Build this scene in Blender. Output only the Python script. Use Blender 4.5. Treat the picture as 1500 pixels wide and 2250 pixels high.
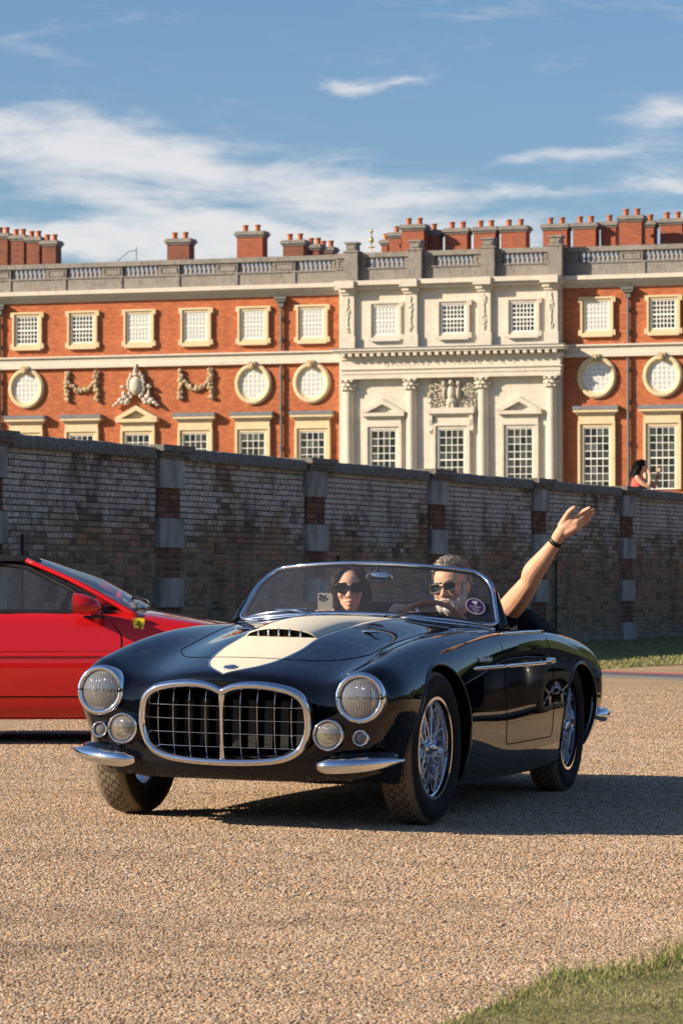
import bpy, bmesh, math, random
import numpy as np
from mathutils import Vector, Matrix, Quaternion, noise as mnoise

for _o in list(bpy.data.objects):
    bpy.data.objects.remove(_o)
SC = bpy.context.scene
COL = SC.collection
random.seed(7)
RNG = np.random.default_rng(11)

# ------------------------------------------------------------------ camera
FPX, CAMH = 7700.0, 1.018
PITCH = math.atan(162.0 / FPX)
_cd = bpy.data.cameras.new('camera')
CAM = bpy.data.objects.new('camera', _cd)
COL.objects.link(CAM)
CAM.location = (0, 0, CAMH)
CAM.rotation_euler = (math.pi / 2 + PITCH, 0, 0)
_cd.sensor_fit = 'VERTICAL'
_cd.sensor_height = 36.0
_cd.lens = FPX / 2250.0 * 36.0
_cd.clip_start = 0.1
_cd.clip_end = 3000.0
_cd.dof.use_dof = True
_cd.dof.focus_distance = 14.9
_cd.dof.aperture_fstop = 16.0
SC.camera = CAM

# ------------------------------------------------------------------ sun and sky
SUN_EL = math.radians(25.0)
SUN_AL = math.radians(13.0)          # turned from straight left towards the camera
TO_SUN = Vector((-math.cos(SUN_AL) * math.cos(SUN_EL), -math.sin(SUN_AL) * math.cos(SUN_EL), math.sin(SUN_EL)))
_sd = bpy.data.lights.new('sun', 'SUN')
_sd.energy = 5.0
_sd.angle = math.radians(0.5)
_sd.color = (1.0, 0.83, 0.62)
SUN = bpy.data.objects.new('sun', _sd)
COL.objects.link(SUN)
SUN.rotation_euler = (-TO_SUN).to_track_quat('-Z', 'Y').to_euler()

SC.view_settings.view_transform = 'Standard'
SC.view_settings.look = 'None'
SC.view_settings.exposure = 0.75
SC.view_settings.gamma = 1.0
SC.view_settings.use_curve_mapping = False
SC.render.engine = 'CYCLES'
SC.cycles.use_denoising = True
SC.cycles.max_bounces = 10
SC.cycles.transparent_max_bounces = 24
SC.cycles.caustics_reflective = False
SC.cycles.caustics_refractive = False

W = bpy.data.worlds.new('World')
SC.world = W
W.use_nodes = True


def build_world():
    nt = W.node_tree
    N, L = nt.nodes, nt.links
    N.clear()
    out = N.new('ShaderNodeOutputWorld')
    bg = N.new('ShaderNodeBackground')
    bg.inputs['Strength'].default_value = 0.145
    sky = N.new('ShaderNodeTexSky')
    sky.sky_type = 'NISHITA'
    sky.sun_disc = False
    sky.sun_elevation = SUN_EL
    sky.sun_rotation = math.radians(270.0) - SUN_AL
    sky.altitude = 0.0
    sky.air_density = 1.0
    sky.dust_density = 0.6
    sky.ozone_density = 5.0
    tc = N.new('ShaderNodeTexCoord')
    sep = N.new('ShaderNodeSeparateXYZ')
    L.new(tc.outputs['Generated'], sep.inputs[0])

    def M(op, a, b=None, c=None, clamp=False):
        n = N.new('ShaderNodeMath')
        n.operation = op
        n.use_clamp = clamp
        for i, v in enumerate((a, b, c)):
            if v is None:
                continue
            if isinstance(v, (int, float)):
                n.inputs[i].default_value = v
            else:
                L.new(v, n.inputs[i])
        return n.outputs[0]

    def noise(scale, stretch, detail=6.0, rough=0.55, dist=0.0):
        mp = N.new('ShaderNodeMapping')
        mp.inputs['Scale'].default_value = stretch
        L.new(tc.outputs['Generated'], mp.inputs[0])
        nz = N.new('ShaderNodeTexNoise')
        nz.inputs['Scale'].default_value = scale
        nz.inputs['Detail'].default_value = detail
        nz.inputs['Roughness'].default_value = rough
        nz.inputs['Distortion'].default_value = dist
        L.new(mp.outputs[0], nz.inputs['Vector'])
        return nz
    # a thin layer of high streaky cloud over the whole sky
    warp = noise(16.0, (1, 1, 2.2), 5.0, 0.6)
    wsep = N.new('ShaderNodeSeparateColor')
    L.new(warp.outputs['Color'], wsep.inputs[0])
    wx = M('MULTIPLY_ADD', M('SUBTRACT', wsep.outputs[0], 0.5), 0.045, sep.outputs['X'])
    wz = M('MULTIPLY_ADD', M('SUBTRACT', wsep.outputs[1], 0.5), 0.028, sep.outputs['Z'])
    fine = noise(15.0, (1, 1, 4.5), 9.0, 0.62, 0.6).outputs['Fac']
    wisp = noise(46.0, (1, 1, 5.0), 8.0, 0.6, 0.9).outputs['Fac']
    # cloud banks of this afternoon: (px, py, rx, ry, amount, tilt)
    banks = [(110, 325, 270, 75, .62, .05), (420, 355, 320, 55, .55, .10), (740, 412, 210, 34, .45, .13),
             (240, 440, 230, 26, .42, .16), (560, 505, 330, 40, .85, -.02), (250, 552, 330, 36, .85, 0), (930, 525, 280, 44, .80, 0),
             (1220, 440, 140, 18, .38, .05), (1450, 425, 100, 22, .45, 0), (1230, 355, 200, 20, .42, -.12), (1460, 255, 130, 28, .42, 0), (1000, 440, 200, 22, .4, .03),
             (765, 195, 52, 26, .52, 0), (880, 188, 115, 12, .36, -.1), (930, 240, 90, 8, .2, 0), (1300, 520, 300, 40, .3, 0), (20, 560, 160, 40, .4, 0)]
    tot = None
    for (bx, by, rx, ry, amt, tilt) in banks:
        dx = M('SUBTRACT', wx, (bx - 750) / FPX)
        dz0 = M('SUBTRACT', wz, (1287 - by) / FPX)
        dz = M('MULTIPLY_ADD', dx, tilt, dz0)
        ex = M('POWER', M('ABSOLUTE', M('MULTIPLY', dx, FPX / rx)), 2.0)
        ez = M('POWER', M('ABSOLUTE', M('MULTIPLY', dz, FPX / ry)), 2.0)
        g = M('MULTIPLY', M('EXPONENT', M('MULTIPLY', M('ADD', ex, ez), -1.0)), amt)
        tot = g if tot is None else M('ADD', tot, g)
    front = M('GREATER_THAN', sep.outputs['Y'], 0.0)
    tot = M('MULTIPLY', tot, front)
    tot = M('MINIMUM', tot, 0.75)
    base = M('MULTIPLY', M('SUBTRACT', fine, 0.47), 1.8)
    dens = M('ADD', base, M('MULTIPLY', tot, 1.25))
    dens = M('ADD', dens, M('MULTIPLY', M('SUBTRACT', wisp, 0.5), 0.8))
    dens = M('SUBTRACT', dens, 0.07)
    mr = N.new('ShaderNodeMapRange')
    mr.interpolation_type = 'SMOOTHSTEP'
    L.new(dens, mr.inputs['Value'])
    mr.inputs['From Min'].default_value = 0.0
    mr.inputs['From Max'].default_value = 1.05
    mr.inputs['To Min'].default_value = 0.0
    mr.inputs['To Max'].default_value = 0.78
    mix = N.new('ShaderNodeMix')
    mix.data_type = 'RGBA'
    L.new(mr.outputs[0], mix.inputs['Factor'])
    hs = N.new('ShaderNodeHueSaturation')
    hs.inputs['Hue'].default_value = 0.503
    hs.inputs['Saturation'].default_value = 1.02
    hs.inputs['Value'].default_value = 0.49
    L.new(sky.outputs[0], hs.inputs['Color'])
    L.new(hs.outputs[0], mix.inputs['A'])
    mix.inputs['B'].default_value = (3.75, 3.6, 3.52, 1)
    L.new(mix.outputs['Result'], bg.inputs['Color'])
    L.new(bg.outputs[0], out.inputs[0])


build_world()
# ------------------------------------------------------------------ helpers
_cp, _sp = math.cos(PITCH), math.sin(PITCH)


def ray(px, py):
    dx, dy = (px - 750.0) / FPX, -(py - 1125.0) / FPX
    return Vector((dx, _cp - dy * _sp, _sp + dy * _cp))


def at_y(px, py, Y):
    d = ray(px, py)
    return Vector((0, 0, CAMH)) + d * (Y / d.y)


def at_z(px, py, Z=0.0):
    d = ray(px, py)
    return Vector((0, 0, CAMH)) + d * ((Z - CAMH) / d.z)


MATS = {}


def mat(name, col=(.5, .5, .5), rough=.6, metal=0.0, spec=.5, coat=0.0, coat_rough=.03, trans=0.0, ior=1.45, emit=None, alpha=1.0):
    m = bpy.data.materials.new(name)
    m.use_nodes = True
    b = m.node_tree.nodes['Principled BSDF']
    b.inputs['Base Color'].default_value = (*col, 1)
    b.inputs['Roughness'].default_value = rough
    b.inputs['Metallic'].default_value = metal
    b.inputs['Specular IOR Level'].default_value = spec
    b.inputs['Coat Weight'].default_value = coat
    b.inputs['Coat Roughness'].default_value = coat_rough
    b.inputs['Transmission Weight'].default_value = trans
    b.inputs['IOR'].default_value = ior
    b.inputs['Alpha'].default_value = alpha
    MATS[name] = m
    return m


class NB:
    """small node builder for a material"""

    def __init__(s, m):
        s.m, s.nt = m, m.node_tree
        s.N, s.L = s.nt.nodes, s.nt.links
        s.b = s.N['Principled BSDF']
        s.tc = s.N.new('ShaderNodeTexCoord')

    def put(s, sock, v):
        if isinstance(v, (int, float)):
            sock.default_value = v
        elif isinstance(v, tuple):
            sock.default_value = v if len(v) == len(sock.default_value) else (*v, 1)[:len(sock.default_value)]
        else:
            s.L.new(v, sock)

    def math(s, op, a, b=None, c=None, clamp=False):
        n = s.N.new('ShaderNodeMath')
        n.operation, n.use_clamp = op, clamp
        for i, v in enumerate((a, b, c)):
            if v is not None:
                s.put(n.inputs[i], v)
        return n.outputs[0]

    def noise(s, scale, detail=4.0, rough=.55, vec='Object', stretch=None, dist=0.0, out='Fac'):
        n = s.N.new('ShaderNodeTexNoise')
        n.inputs['Scale'].default_value = scale
        n.inputs['Detail'].default_value = detail
        n.inputs['Roughness'].default_value = rough
        n.inputs['Distortion'].default_value = dist
        s.vec(n, vec, stretch)
        return n.outputs[out]

    def vec(s, n, vec, stretch=None):
        v = s.tc.outputs[vec] if isinstance(vec, str) else vec
        if stretch:
            mp = s.N.new('ShaderNodeMapping')
            mp.inputs['Scale'].default_value = stretch
            s.L.new(v, mp.inputs[0])
            v = mp.outputs[0]
        s.L.new(v, n.inputs['Vector'])

    def voronoi(s, scale, vec='Object', stretch=None, feature='F1', out='Distance', rnd=1.0):
        n = s.N.new('ShaderNodeTexVoronoi')
        n.feature = feature
        n.inputs['Scale'].default_value = scale
        n.inputs['Randomness'].default_value = rnd
        s.vec(n, vec, stretch)
        return n.outputs[out]

    def ramp(s, fac, stops, interp='LINEAR'):
        n = s.N.new('ShaderNodeValToRGB')
        n.color_ramp.interpolation = interp
        e = n.color_ramp.elements
        while len(e) < len(stops):
            e.new(0.5)
        for el, (p, c) in zip(e, stops):
            el.position = p
            el.color = (*c, 1) if len(c) == 3 else c
        s.L.new(fac, n.inputs[0])
        return n.outputs[0]

    def rng(s, v, a, b, c=0.0, d=1.0, smooth=False):
        n = s.N.new('ShaderNodeMapRange')
        if smooth:
            n.interpolation_type = 'SMOOTHSTEP'
        s.put(n.inputs['Value'], v)
        for k, x in zip(('From Min', 'From Max', 'To Min', 'To Max'), (a, b, c, d)):
            n.inputs[k].default_value = x
        return n.outputs[0]

    def mix(s, fac, a, b, mode='MIX'):
        n = s.N.new('ShaderNodeMix')
        n.data_type, n.blend_type = 'RGBA', mode
        s.put(n.inputs['Factor'], fac)
        s.put(n.inputs['A'], a)
        s.put(n.inputs['B'], b)
        return n.outputs['Result']

    def bump(s, h, dist=0.01, strength=1.0, normal=None):
        n = s.N.new('ShaderNodeBump')
        n.inputs['Distance'].default_value = dist
        n.inputs['Strength'].default_value = strength
        s.L.new(h, n.inputs['Height'])
        if normal is not None:
            s.L.new(normal, n.inputs['Normal'])
        s.L.new(n.outputs[0], s.b.inputs['Normal'])
        return n.outputs[0]

    def rand(s):
        """one random value per object and per loose piece of a mesh"""
        oi = s.N.new('ShaderNodeObjectInfo')
        ge = s.N.new('ShaderNodeNewGeometry')
        return s.math('FRACT', s.math('ADD', oi.outputs['Random'], ge.outputs['Random Per Island']))

    def col(s, v):
        s.put(s.b.inputs['Base Color'], v)

    def sep(s, vec='Object'):
        n = s.N.new('ShaderNodeSeparateXYZ')
        s.L.new(s.tc.outputs[vec], n.inputs[0])
        return n.outputs


class MB:
    """collects geometry and builds ONE mesh object"""

    def __init__(s):
        s.v, s.f, s.mi, s.cur = [], [], [], 0

    def add(s, verts, faces):
        o = len(s.v)
        s.v += [tuple(p) for p in verts]
        s.f += [tuple(i + o for i in f) for f in faces]
        s.mi += [s.cur] * len(faces)
        return s

    def box(s, c, d, rot=None):
        x, y, z = d[0] / 2, d[1] / 2, d[2] / 2
        vs = [Vector((sx * x, sy * y, sz * z)) for sz in (-1, 1) for sy in (-1, 1) for sx in (-1, 1)]
        if rot is not None:
            vs = [rot @ p for p in vs]
        c = Vector(c)
        return s.add([p + c for p in vs], [(0, 2, 3, 1), (4, 5, 7, 6), (0, 1, 5, 4), (2, 6, 7, 3), (0, 4, 6, 2), (1, 3, 7, 5)])

    def box2(s, a, b):
        return s.box([(a[i] + b[i]) / 2 for i in range(3)], [abs(b[i] - a[i]) for i in range(3)])

    def cbox(s, c, d, ch):
        """box with a chamfer all round its front (-y) face"""
        x, y, z = d[0] / 2, d[1] / 2, d[2] / 2
        c = Vector(c)
        vs = [(-x, y, -z), (x, y, -z), (x, y, z), (-x, y, z), (-x, -y + ch, -z), (x, -y + ch, -z), (x, -y + ch, z), (-x, -y + ch, z),
              (-x + ch, -y, -z + ch), (x - ch, -y, -z + ch), (x - ch, -y, z - ch), (-x + ch, -y, z - ch)]
        fs = [(3, 2, 1, 0), (8, 9, 10, 11)]
        for i in range(4):
            j = (i + 1) % 4
            fs += [(i, j, 4 + j, 4 + i), (4 + i, 4 + j, 8 + j, 8 + i)]
        return s.add([Vector(p) + c for p in vs], fs)

    def grid(s, P, close_u=False, close_v=False, flip=False):
        n, m = len(P), len(P[0])
        fs = []
        for i in range(n - (0 if close_u else 1)):
            for j in range(m - (0 if close_v else 1)):
                a, b, c, d = i * m + j, i * m + (j + 1) % m, ((i + 1) % n) * m + (j + 1) % m, ((i + 1) % n) * m + j
                fs.append((a, d, c, b) if flip else (a, b, c, d))
        return s.add([p for r in P for p in r], fs)

    def tube(s, path, r, n=8, closed=False, caps=True, flat=1.0, up=None, twist=0.0):
        path = [Vector(p) for p in path]
        k = len(path)
        rs = r if hasattr(r, '__len__') else [r] * k
        rings = []
        ref = None
        for i, p in enumerate(path):
            if closed:
                t = path[(i + 1) % k] - path[i - 1]
            else:
                t = path[min(i + 1, k - 1)] - path[max(i - 1, 0)]
            if t.length < 1e-9:
                t = Vector((0, 0, 1))
            t.normalize()
            if up is not None:
                ref = Vector(up)
            elif ref is None:
                ref = Vector((0, 0, 1)) if abs(t.z) < .9 else Vector((1, 0, 0))
            x = (ref - t * ref.dot(t))
            if x.length < 1e-6:
                x = t.orthogonal()
            x.normalize()
            if up is None:
                ref = x
            y = t.cross(x)
            rings.append([p + (x * math.cos(a + twist) * rs[i] + y * math.sin(a + twist) * rs[i] * flat) for a in [2 * math.pi * q / n for q in range(n)]])
        o = len(s.v)
        s.grid(rings, close_u=closed, close_v=True)
        if caps and not closed:
            s.f += [tuple(o + q for q in range(n)), tuple(o + (k - 1) * n + q for q in reversed(range(n)))]
            s.mi += [s.cur] * 2
        return s

    def lathe(s, prof, c=(0, 0, 0), axis='Z', n=16, closed=False, M=None):
        """prof: (radius, height) pairs"""
        rings = []
        for (r, h) in prof:
            ring = []
            for q in range(n):
                a = 2 * math.pi * q / n
                p = Vector((r * math.cos(a), r * math.sin(a), h))
                if axis == 'Y':
                    p = Vector((p.x, p.z, -p.y))
                elif axis == 'X':
                    p = Vector((p.z, p.x, p.y))
                ring.append((M @ p if M is not None else p) + Vector(c))
            rings.append(ring)
        return s.grid(rings, close_u=closed, close_v=True, flip=True)

    def prism(s, poly, y0, y1, plane='XZ', M=None):
        """flat polygon pushed from y0 to y1"""
        k = len(poly)
        mk = {'XZ': lambda a, b, y: Vector((a, y, b)), 'XY': lambda a, b, y: Vector((a, b, y)), 'YZ': lambda a, b, y: Vector((y, a, b))}[plane]
        vs = [mk(a, b, y0) for a, b in poly] + [mk(a, b, y1) for a, b in poly]
        if M is not None:
            vs = [M @ p for p in vs]
        return s.add(vs, [tuple(range(k)), tuple(reversed(range(k, 2 * k)))] + [(i, i + k, (i + 1) % k + k, (i + 1) % k) for i in range(k)])

    def blob(s, c, r, seed=0, amp=.2, sub=1, M=None):
        bm = bmesh.new()
        bmesh.ops.create_icosphere(bm, subdivisions=sub, radius=1.0)
        vs = []
        for v in bm.verts:
            k = 1 + amp * mnoise.noise(v.co * 1.7 + Vector((seed * 3.1, seed * 1.7, 0)))
            p = Vector((v.co.x * r[0] * k, v.co.y * r[1] * k, v.co.z * r[2] * k))
            vs.append((M @ p if M is not None else p) + Vector(c))
        fs = [tuple(v.index for v in f.verts) for f in bm.faces]
        bm.free()
        return s.add(vs, fs)

    def mesh(s, name, smooth=False, recalc=True):
        me = bpy.data.meshes.new(name)
        me.from_pydata(s.v, [], s.f)
        if any(s.mi):
            me.polygons.foreach_set('material_index', s.mi)
        if recalc:
            bm = bmesh.new()
            bm.from_mesh(me)
            bmesh.ops.recalc_face_normals(bm, faces=bm.faces)
            bm.to_mesh(me)
            bm.free()
        if smooth:
            me.polygons.foreach_set('use_smooth', [True] * len(me.polygons))
        me.update()
        return me

    def build(s, name, m, parent=None, smooth=False, recalc=True, sharp=None, M=None):
        me = s.mesh(name, smooth, recalc)
        for x in (m if isinstance(m, (list, tuple)) else [m]):
            me.materials.append(MATS[x] if isinstance(x, str) else x)
        if sharp is not None:
            me.set_sharp_from_angle(angle=math.radians(sharp))
        return link(name, me, parent, M)


def link(name, data, parent=None, M=None):
    o = bpy.data.objects.new(name, data)
    COL.objects.link(o)
    if parent is not None:
        o.parent = parent
    if M is not None:
        o.matrix_local = M
    return o


def tag(o, label=None, cat=None, group=None, kind=None):
    for k, v in (('label', label), ('category', cat), ('group', group), ('kind', kind)):
        if v is not None:
            o[k] = v
    return o


def thing(name, label, cat, M=None, group=None):
    o = link(name, None, None, M)
    o.empty_display_size = .2
    return tag(o, label, cat, group)


def spline(pts, n):
    """dense natural-ish Catmull-Rom through points, n samples per span"""
    P = [np.array(p, float) for p in pts]
    P = [2 * P[0] - P[1]] + P + [2 * P[-1] - P[-2]]
    out = []
    for i in range(1, len(P) - 2):
        for q in range(n):
            t = q / n
            a, b, c, d = P[i - 1], P[i], P[i + 1], P[i + 2]
            out.append(.5 * ((2 * b) + (-a + c) * t + (2 * a - 5 * b + 4 * c - d) * t * t + (-a + 3 * b - 3 * c + d) * t ** 3))
    out.append(P[-2])
    return [tuple(p) for p in out]


def sm(a, b, x):
    t = min(1, max(0, (x - a) / (b - a)))
    return t * t * (3 - 2 * t)
# ------------------------------------------------------------------ ground
CAR_O = Vector((-.285, 15.125))
CAR_U = Vector((-.2848, -.9586))
CAR_W = Vector((.9586, -.2848))
ROLL = math.radians(1.2)


def gz(X, Y):
    w = (X - CAR_O.x) * CAR_W.x + (Y - CAR_O.y) * CAR_W.y
    return -math.tan(ROLL) * 2.2 * math.tanh((w - .72) / 2.2)


def axis_samples(lo, hi, dense_lo, dense_hi, step, far):
    a = list(np.arange(dense_lo, dense_hi + 1e-6, step))
    k = step
    x = dense_lo
    pre = []
    while x > lo:
        k *= 1.5
        x = max(lo, x - min(k, far))
        pre.append(x)
    k = step
    x = dense_hi
    post = []
    while x < hi:
        k *= 1.5
        x = min(hi, x + min(k, far))
        post.append(x)
    return pre[::-1] + a + post


m = mat('gravel', rough=.95, spec=.15)
nb = NB(m)
c1 = nb.voronoi(85, out='Color')
big = nb.noise(.7, 5, .6)
mid = nb.noise(5, 4, .6)
hs = nb.N.new('ShaderNodeSeparateColor')
nb.L.new(c1, hs.inputs[0])
base = nb.ramp(hs.outputs[0], [(0, (.26, .18, .11)), (.25, (.42, .30, .19)), (.6, (.54, .40, .26)), (.85, (.62, .50, .36)), (1, (.36, .31, .27))])
base = nb.mix(nb.rng(mid, .3, .75), base, nb.mix(1.0, base, (.84, .78, .72), 'MULTIPLY'))
base = nb.mix(nb.rng(big, .4, .65, 0, .55), base, (.56, .42, .28))
nb.col(nb.mix(1.0, base, (.94, .93, .88), 'MULTIPLY'))
d1 = nb.voronoi(85)
d2 = nb.voronoi(31)
hh = nb.math('ADD', nb.math('MULTIPLY', d1, -1.0), nb.math('MULTIPLY', d2, -.5))
nb.bump(hh, .012, .8)

GX = axis_samples(-900, 900, -5, 8, .25, 120)
GY = axis_samples(-600, 1800, 6, 24, .25, 120)
b = MB()
b.grid([[(x, y, gz(x, y)) for x in GX] for y in GY], flip=True)
tag(b.build('ground', 'gravel', smooth=True, recalc=False), kind='structure')

def tracks(nb, pos):
    """faint wheel tracks pressed into the gravel: brightness change"""
    sp = nb.N.new('ShaderNodeSeparateXYZ')
    nb.L.new(pos, sp.inputs[0])
    wob = nb.math('MULTIPLY', nb.math('SUBTRACT', nb.noise(.8, 3, .6, vec=pos), .5), .5)
    tot = None
    for (cx, cy, rads, w, amt) in ((9.0, 3.0, (10.55, 11.95), .10, -.13), (-11.0, 5.0, (12.0, 13.4), .12, .09), (3.0, -9.0, (19.3, 20.7, 22.6), .13, -.10)):
        d = nb.math('SQRT', nb.math('ADD', nb.math('POWER', nb.math('SUBTRACT', sp.outputs[0], cx), 2.0), nb.math('POWER', nb.math('SUBTRACT', sp.outputs[1], cy), 2.0)))
        d = nb.math('ADD', d, wob)
        for r_ in rads:
            g = nb.math('EXPONENT', nb.math('MULTIPLY', nb.math('POWER', nb.math('MULTIPLY', nb.math('SUBTRACT', d, r_), 1 / w), 2.0), -1.0))
            g = nb.math('MULTIPLY', g, amt)
            tot = g if tot is None else nb.math('ADD', tot, g)
    return nb.math('MULTIPLY', tot, nb.rng(nb.noise(2.5, 3, .6, vec=pos), .35, .6, .3, 1))


# loose stones of the gravel, thick near the camera
m = mat('pebble', rough=.75, spec=.3)
nb = NB(m)
oi = nb.N.new('ShaderNodeObjectInfo')
pc = nb.ramp(oi.outputs['Random'], [(0, (.15, .13, .12)), (.07, (.34, .25, .17)), (.3, (.46, .33, .215)), (.55, (.53, .39, .26)), (.72, (.60, .50, .39)), (.80, (.58, .38, .22)), (.90, (.52, .31, .19)), (.95, (.40, .38, .37)), (1, (.74, .68, .60))])
pp_ = nb.N.new('ShaderNodeNewGeometry')
pn = nb.noise(1.3, 5, .65, vec=pp_.outputs['Position'], stretch=(.45, 1.4, 1))
pn2 = nb.noise(7, 4, .65, vec=pp_.outputs['Position'])
kk = nb.math('ADD', nb.rng(pn, .32, .66, .80, 1.08), nb.rng(pn2, .3, .7, -.12, .08))
kk = nb.math('ADD', kk, tracks(nb, pp_.outputs['Position']))
nb.col(nb.mix(1.0, pc, nb.mix(kk, (0, 0, 0), (1.03, 1.02, .99)), 'MULTIPLY'))


def scatter(name, quad, density, rmin, rmax, seed, label, fade=None):
    """quad: patch of the ground that carries stones"""
    b = MB()
    (x0a, x0b, y0), (x1a, x1b, y1) = quad
    rows = []
    n = 24
    for i in range(n + 1):
        t = i / n
        y = y0 + (y1 - y0) * t
        xa, xb = x0a + (x1a - x0a) * t, x0b + (x1b - x0b) * t
        rows.append([(xa + (xb - xa) * j / n, y, gz(xa + (xb - xa) * j / n, y) + .001) for j in range(n + 1)])
    b.grid(rows, flip=True)
    o = b.build(name, 'gravel', recalc=False)
    tag(o, label, 'gravel', kind='stuff')
    ng = bpy.data.node_groups.new(name, 'GeometryNodeTree')
    ng.interface.new_socket('Geometry', in_out='INPUT', socket_type='NodeSocketGeometry')
    ng.interface.new_socket('Geometry', in_out='OUTPUT', socket_type='NodeSocketGeometry')
    N, L = ng.nodes, ng.links
    gi, go = N.new('NodeGroupInput'), N.new('NodeGroupOutput')
    dp = N.new('GeometryNodeDistributePointsOnFaces')
    dp.inputs['Density'].default_value = density
    dp.inputs['Seed'].default_value = seed
    if fade:
        po, sx, mr = N.new('GeometryNodeInputPosition'), N.new('ShaderNodeSeparateXYZ'), N.new('ShaderNodeMapRange')
        L.new(po.outputs[0], sx.inputs[0])
        L.new(sx.outputs['Y'], mr.inputs['Value'])
        for k_, v_ in zip(('From Min', 'From Max', 'To Min', 'To Max'), (fade[0], fade[1], density, 0.0)):
            mr.inputs[k_].default_value = v_
        L.new(mr.outputs[0], dp.inputs['Density'])
    ic = N.new('GeometryNodeMeshIcoSphere')
    ic.inputs['Subdivisions'].default_value = 2
    ic.inputs['Radius'].default_value = 1.0
    ss = N.new('GeometryNodeSetShadeSmooth')
    sm_ = N.new('GeometryNodeSetMaterial')
    sm_.inputs['Material'].default_value = MATS['pebble']
    ip = N.new('GeometryNodeInstanceOnPoints')
    rr = N.new('FunctionNodeRandomValue')
    rr.data_type = 'FLOAT_VECTOR'
    rr.inputs[0].default_value = (-.5, -.5, 0)
    rr.inputs[1].default_value = (.5, .5, 6.28)
    rs = N.new('FunctionNodeRandomValue')
    rs.data_type = 'FLOAT_VECTOR'
    rs.inputs[0].default_value = (rmin, rmin, rmin * .35)
    rs.inputs[1].default_value = (rmax, rmax, rmax * .42)
    rs.inputs['Seed'].default_value = 5
    L.new(gi.outputs[0], dp.inputs['Mesh'])
    L.new(dp.outputs['Points'], ip.inputs['Points'])
    L.new(ic.outputs['Mesh'], ss.inputs[0])
    L.new(ss.outputs[0], sm_.inputs['Geometry'])
    L.new(sm_.outputs[0], ip.inputs['Instance'])
    L.new(rr.outputs[0], ip.inputs['Rotation'])
    L.new(rs.outputs[0], ip.inputs['Scale'])
    L.new(ip.outputs[0], go.inputs[0])
    md = o.modifiers.new('stones', 'NODES')
    md.node_group = ng
    return o


scatter('gravel_stones', ((-1.05, 1.05, 7.6), (-1.35, 1.35, 11.5)), 12000, .0028, .0068, 3, 'loose tan gravel stones in the foreground')
scatter('gravel_stones', ((-1.35, 1.35, 11.5), (-2.1, 2.1, 18.5)), 6500, .0033, .0075, 4, 'loose tan gravel stones around the black roadster')
scatter('gravel_stones', ((-2.1, 2.1, 18.5), (-2.5, 3.6, 34)), 4600, .004, .009, 6, 'loose tan gravel stones thinning out behind the cars', (18.5, 34))
scatter('gravel_stones', ((-1.05, 1.05, 7.6), (-2.2, 2.2, 19)), 14, .009, .016, 8, 'scattered larger flints among the gravel')

# grass
m = mat('grass', rough=.8, spec=.2)
nb = NB(m)
r = nb.rand()
gc = nb.ramp(r, [(0, (.10, .16, .03)), (.35, (.19, .23, .06)), (.6, (.30, .28, .12)), (1, (.46, .38, .21))])
pz = nb.N.new('ShaderNodeNewGeometry')
big = nb.noise(2.2, 3, .6, vec=pz.outputs['Position'])
nb.col(nb.mix(nb.rng(big, .30, .48, .0, 1), nb.mix(r, (.11, .19, .035), (.24, .28, .09)), gc))
nb.b.inputs['Subsurface Weight'].default_value = 0.0
m = mat('turf', rough=.95, spec=.1)
nb = NB(m)
n1 = nb.noise(3.0, 6, .65)
n2 = nb.noise(40.0, 4, .65)
tc_ = nb.ramp(n1, [(0, (.10, .12, .04)), (.4, (.20, .19, .08)), (.6, (.33, .28, .15)), (1, (.42, .34, .21))])
nb.col(nb.mix(nb.rng(n2, .35, .7), tc_, nb.mix(1.0, tc_, (.55, .6, .5), 'MULTIPLY')))
nb.bump(n2, .03, .8)


def turf_sheet(name, pts, label):
    b = MB()
    b.add([(x, y, gz(x, y) + (.014 if y < 20 else .006)) for x, y in pts], [tuple(range(len(pts)))])
    return tag(b.build(name, 'turf', recalc=False), label, 'grass', kind='stuff')


def blades(mb, n, pick, hmin, hmax, wid, seed):
    rg = random.Random(seed)
    for _ in range(n):
        q = pick(rg)
        if q is None:
            continue
        x, y, hk = q
        h = rg.uniform(hmin, hmax) * hk
        a = rg.uniform(0, 6.283)
        dx, dy = math.cos(a) * wid, math.sin(a) * wid
        lx, ly = rg.gauss(0, .45) * h, rg.gauss(0, .45) * h
        z = gz(x, y) + .008
        mb.add([(x - dx, y - dy, z), (x + dx, y + dy, z), (x + dx * .7 + lx * .4, y + dy * .7 + ly * .4, z + h * .6), (x - dx * .7 + lx * .4, y - dy * .7 + ly * .4, z + h * .6), (x + lx, y + ly, z + h)],
               [(0, 1, 2, 3), (3, 2, 4)])


# near corner of lawn, lower right
EDGE = [(930, 2262), (1010, 2222), (1090, 2192), (1180, 2150), (1215, 2122), (1300, 2118), (1400, 2106), (1500, 2085), (1560, 2070)]
EP = [at_z(x, y) for x, y in EDGE]
poly = [(p.x, p.y) for p in EP] + [(2.6, 11.3), (2.6, 5.5), (-.55, 5.5)]
turf_sheet('lawn', [(p[0], p[1]) for p in reversed(poly)], 'patchy dry lawn corner at the lower right')


def edge_y(x):
    for a, c in zip(EP[:-1], EP[1:]):
        if a.x <= x <= c.x:
            return a.y + (c.y - a.y) * (x - a.x) / (c.x - a.x)
    return EP[0].y + (x - EP[0].x) * 3 if x < EP[0].x else EP[-1].y


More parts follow.
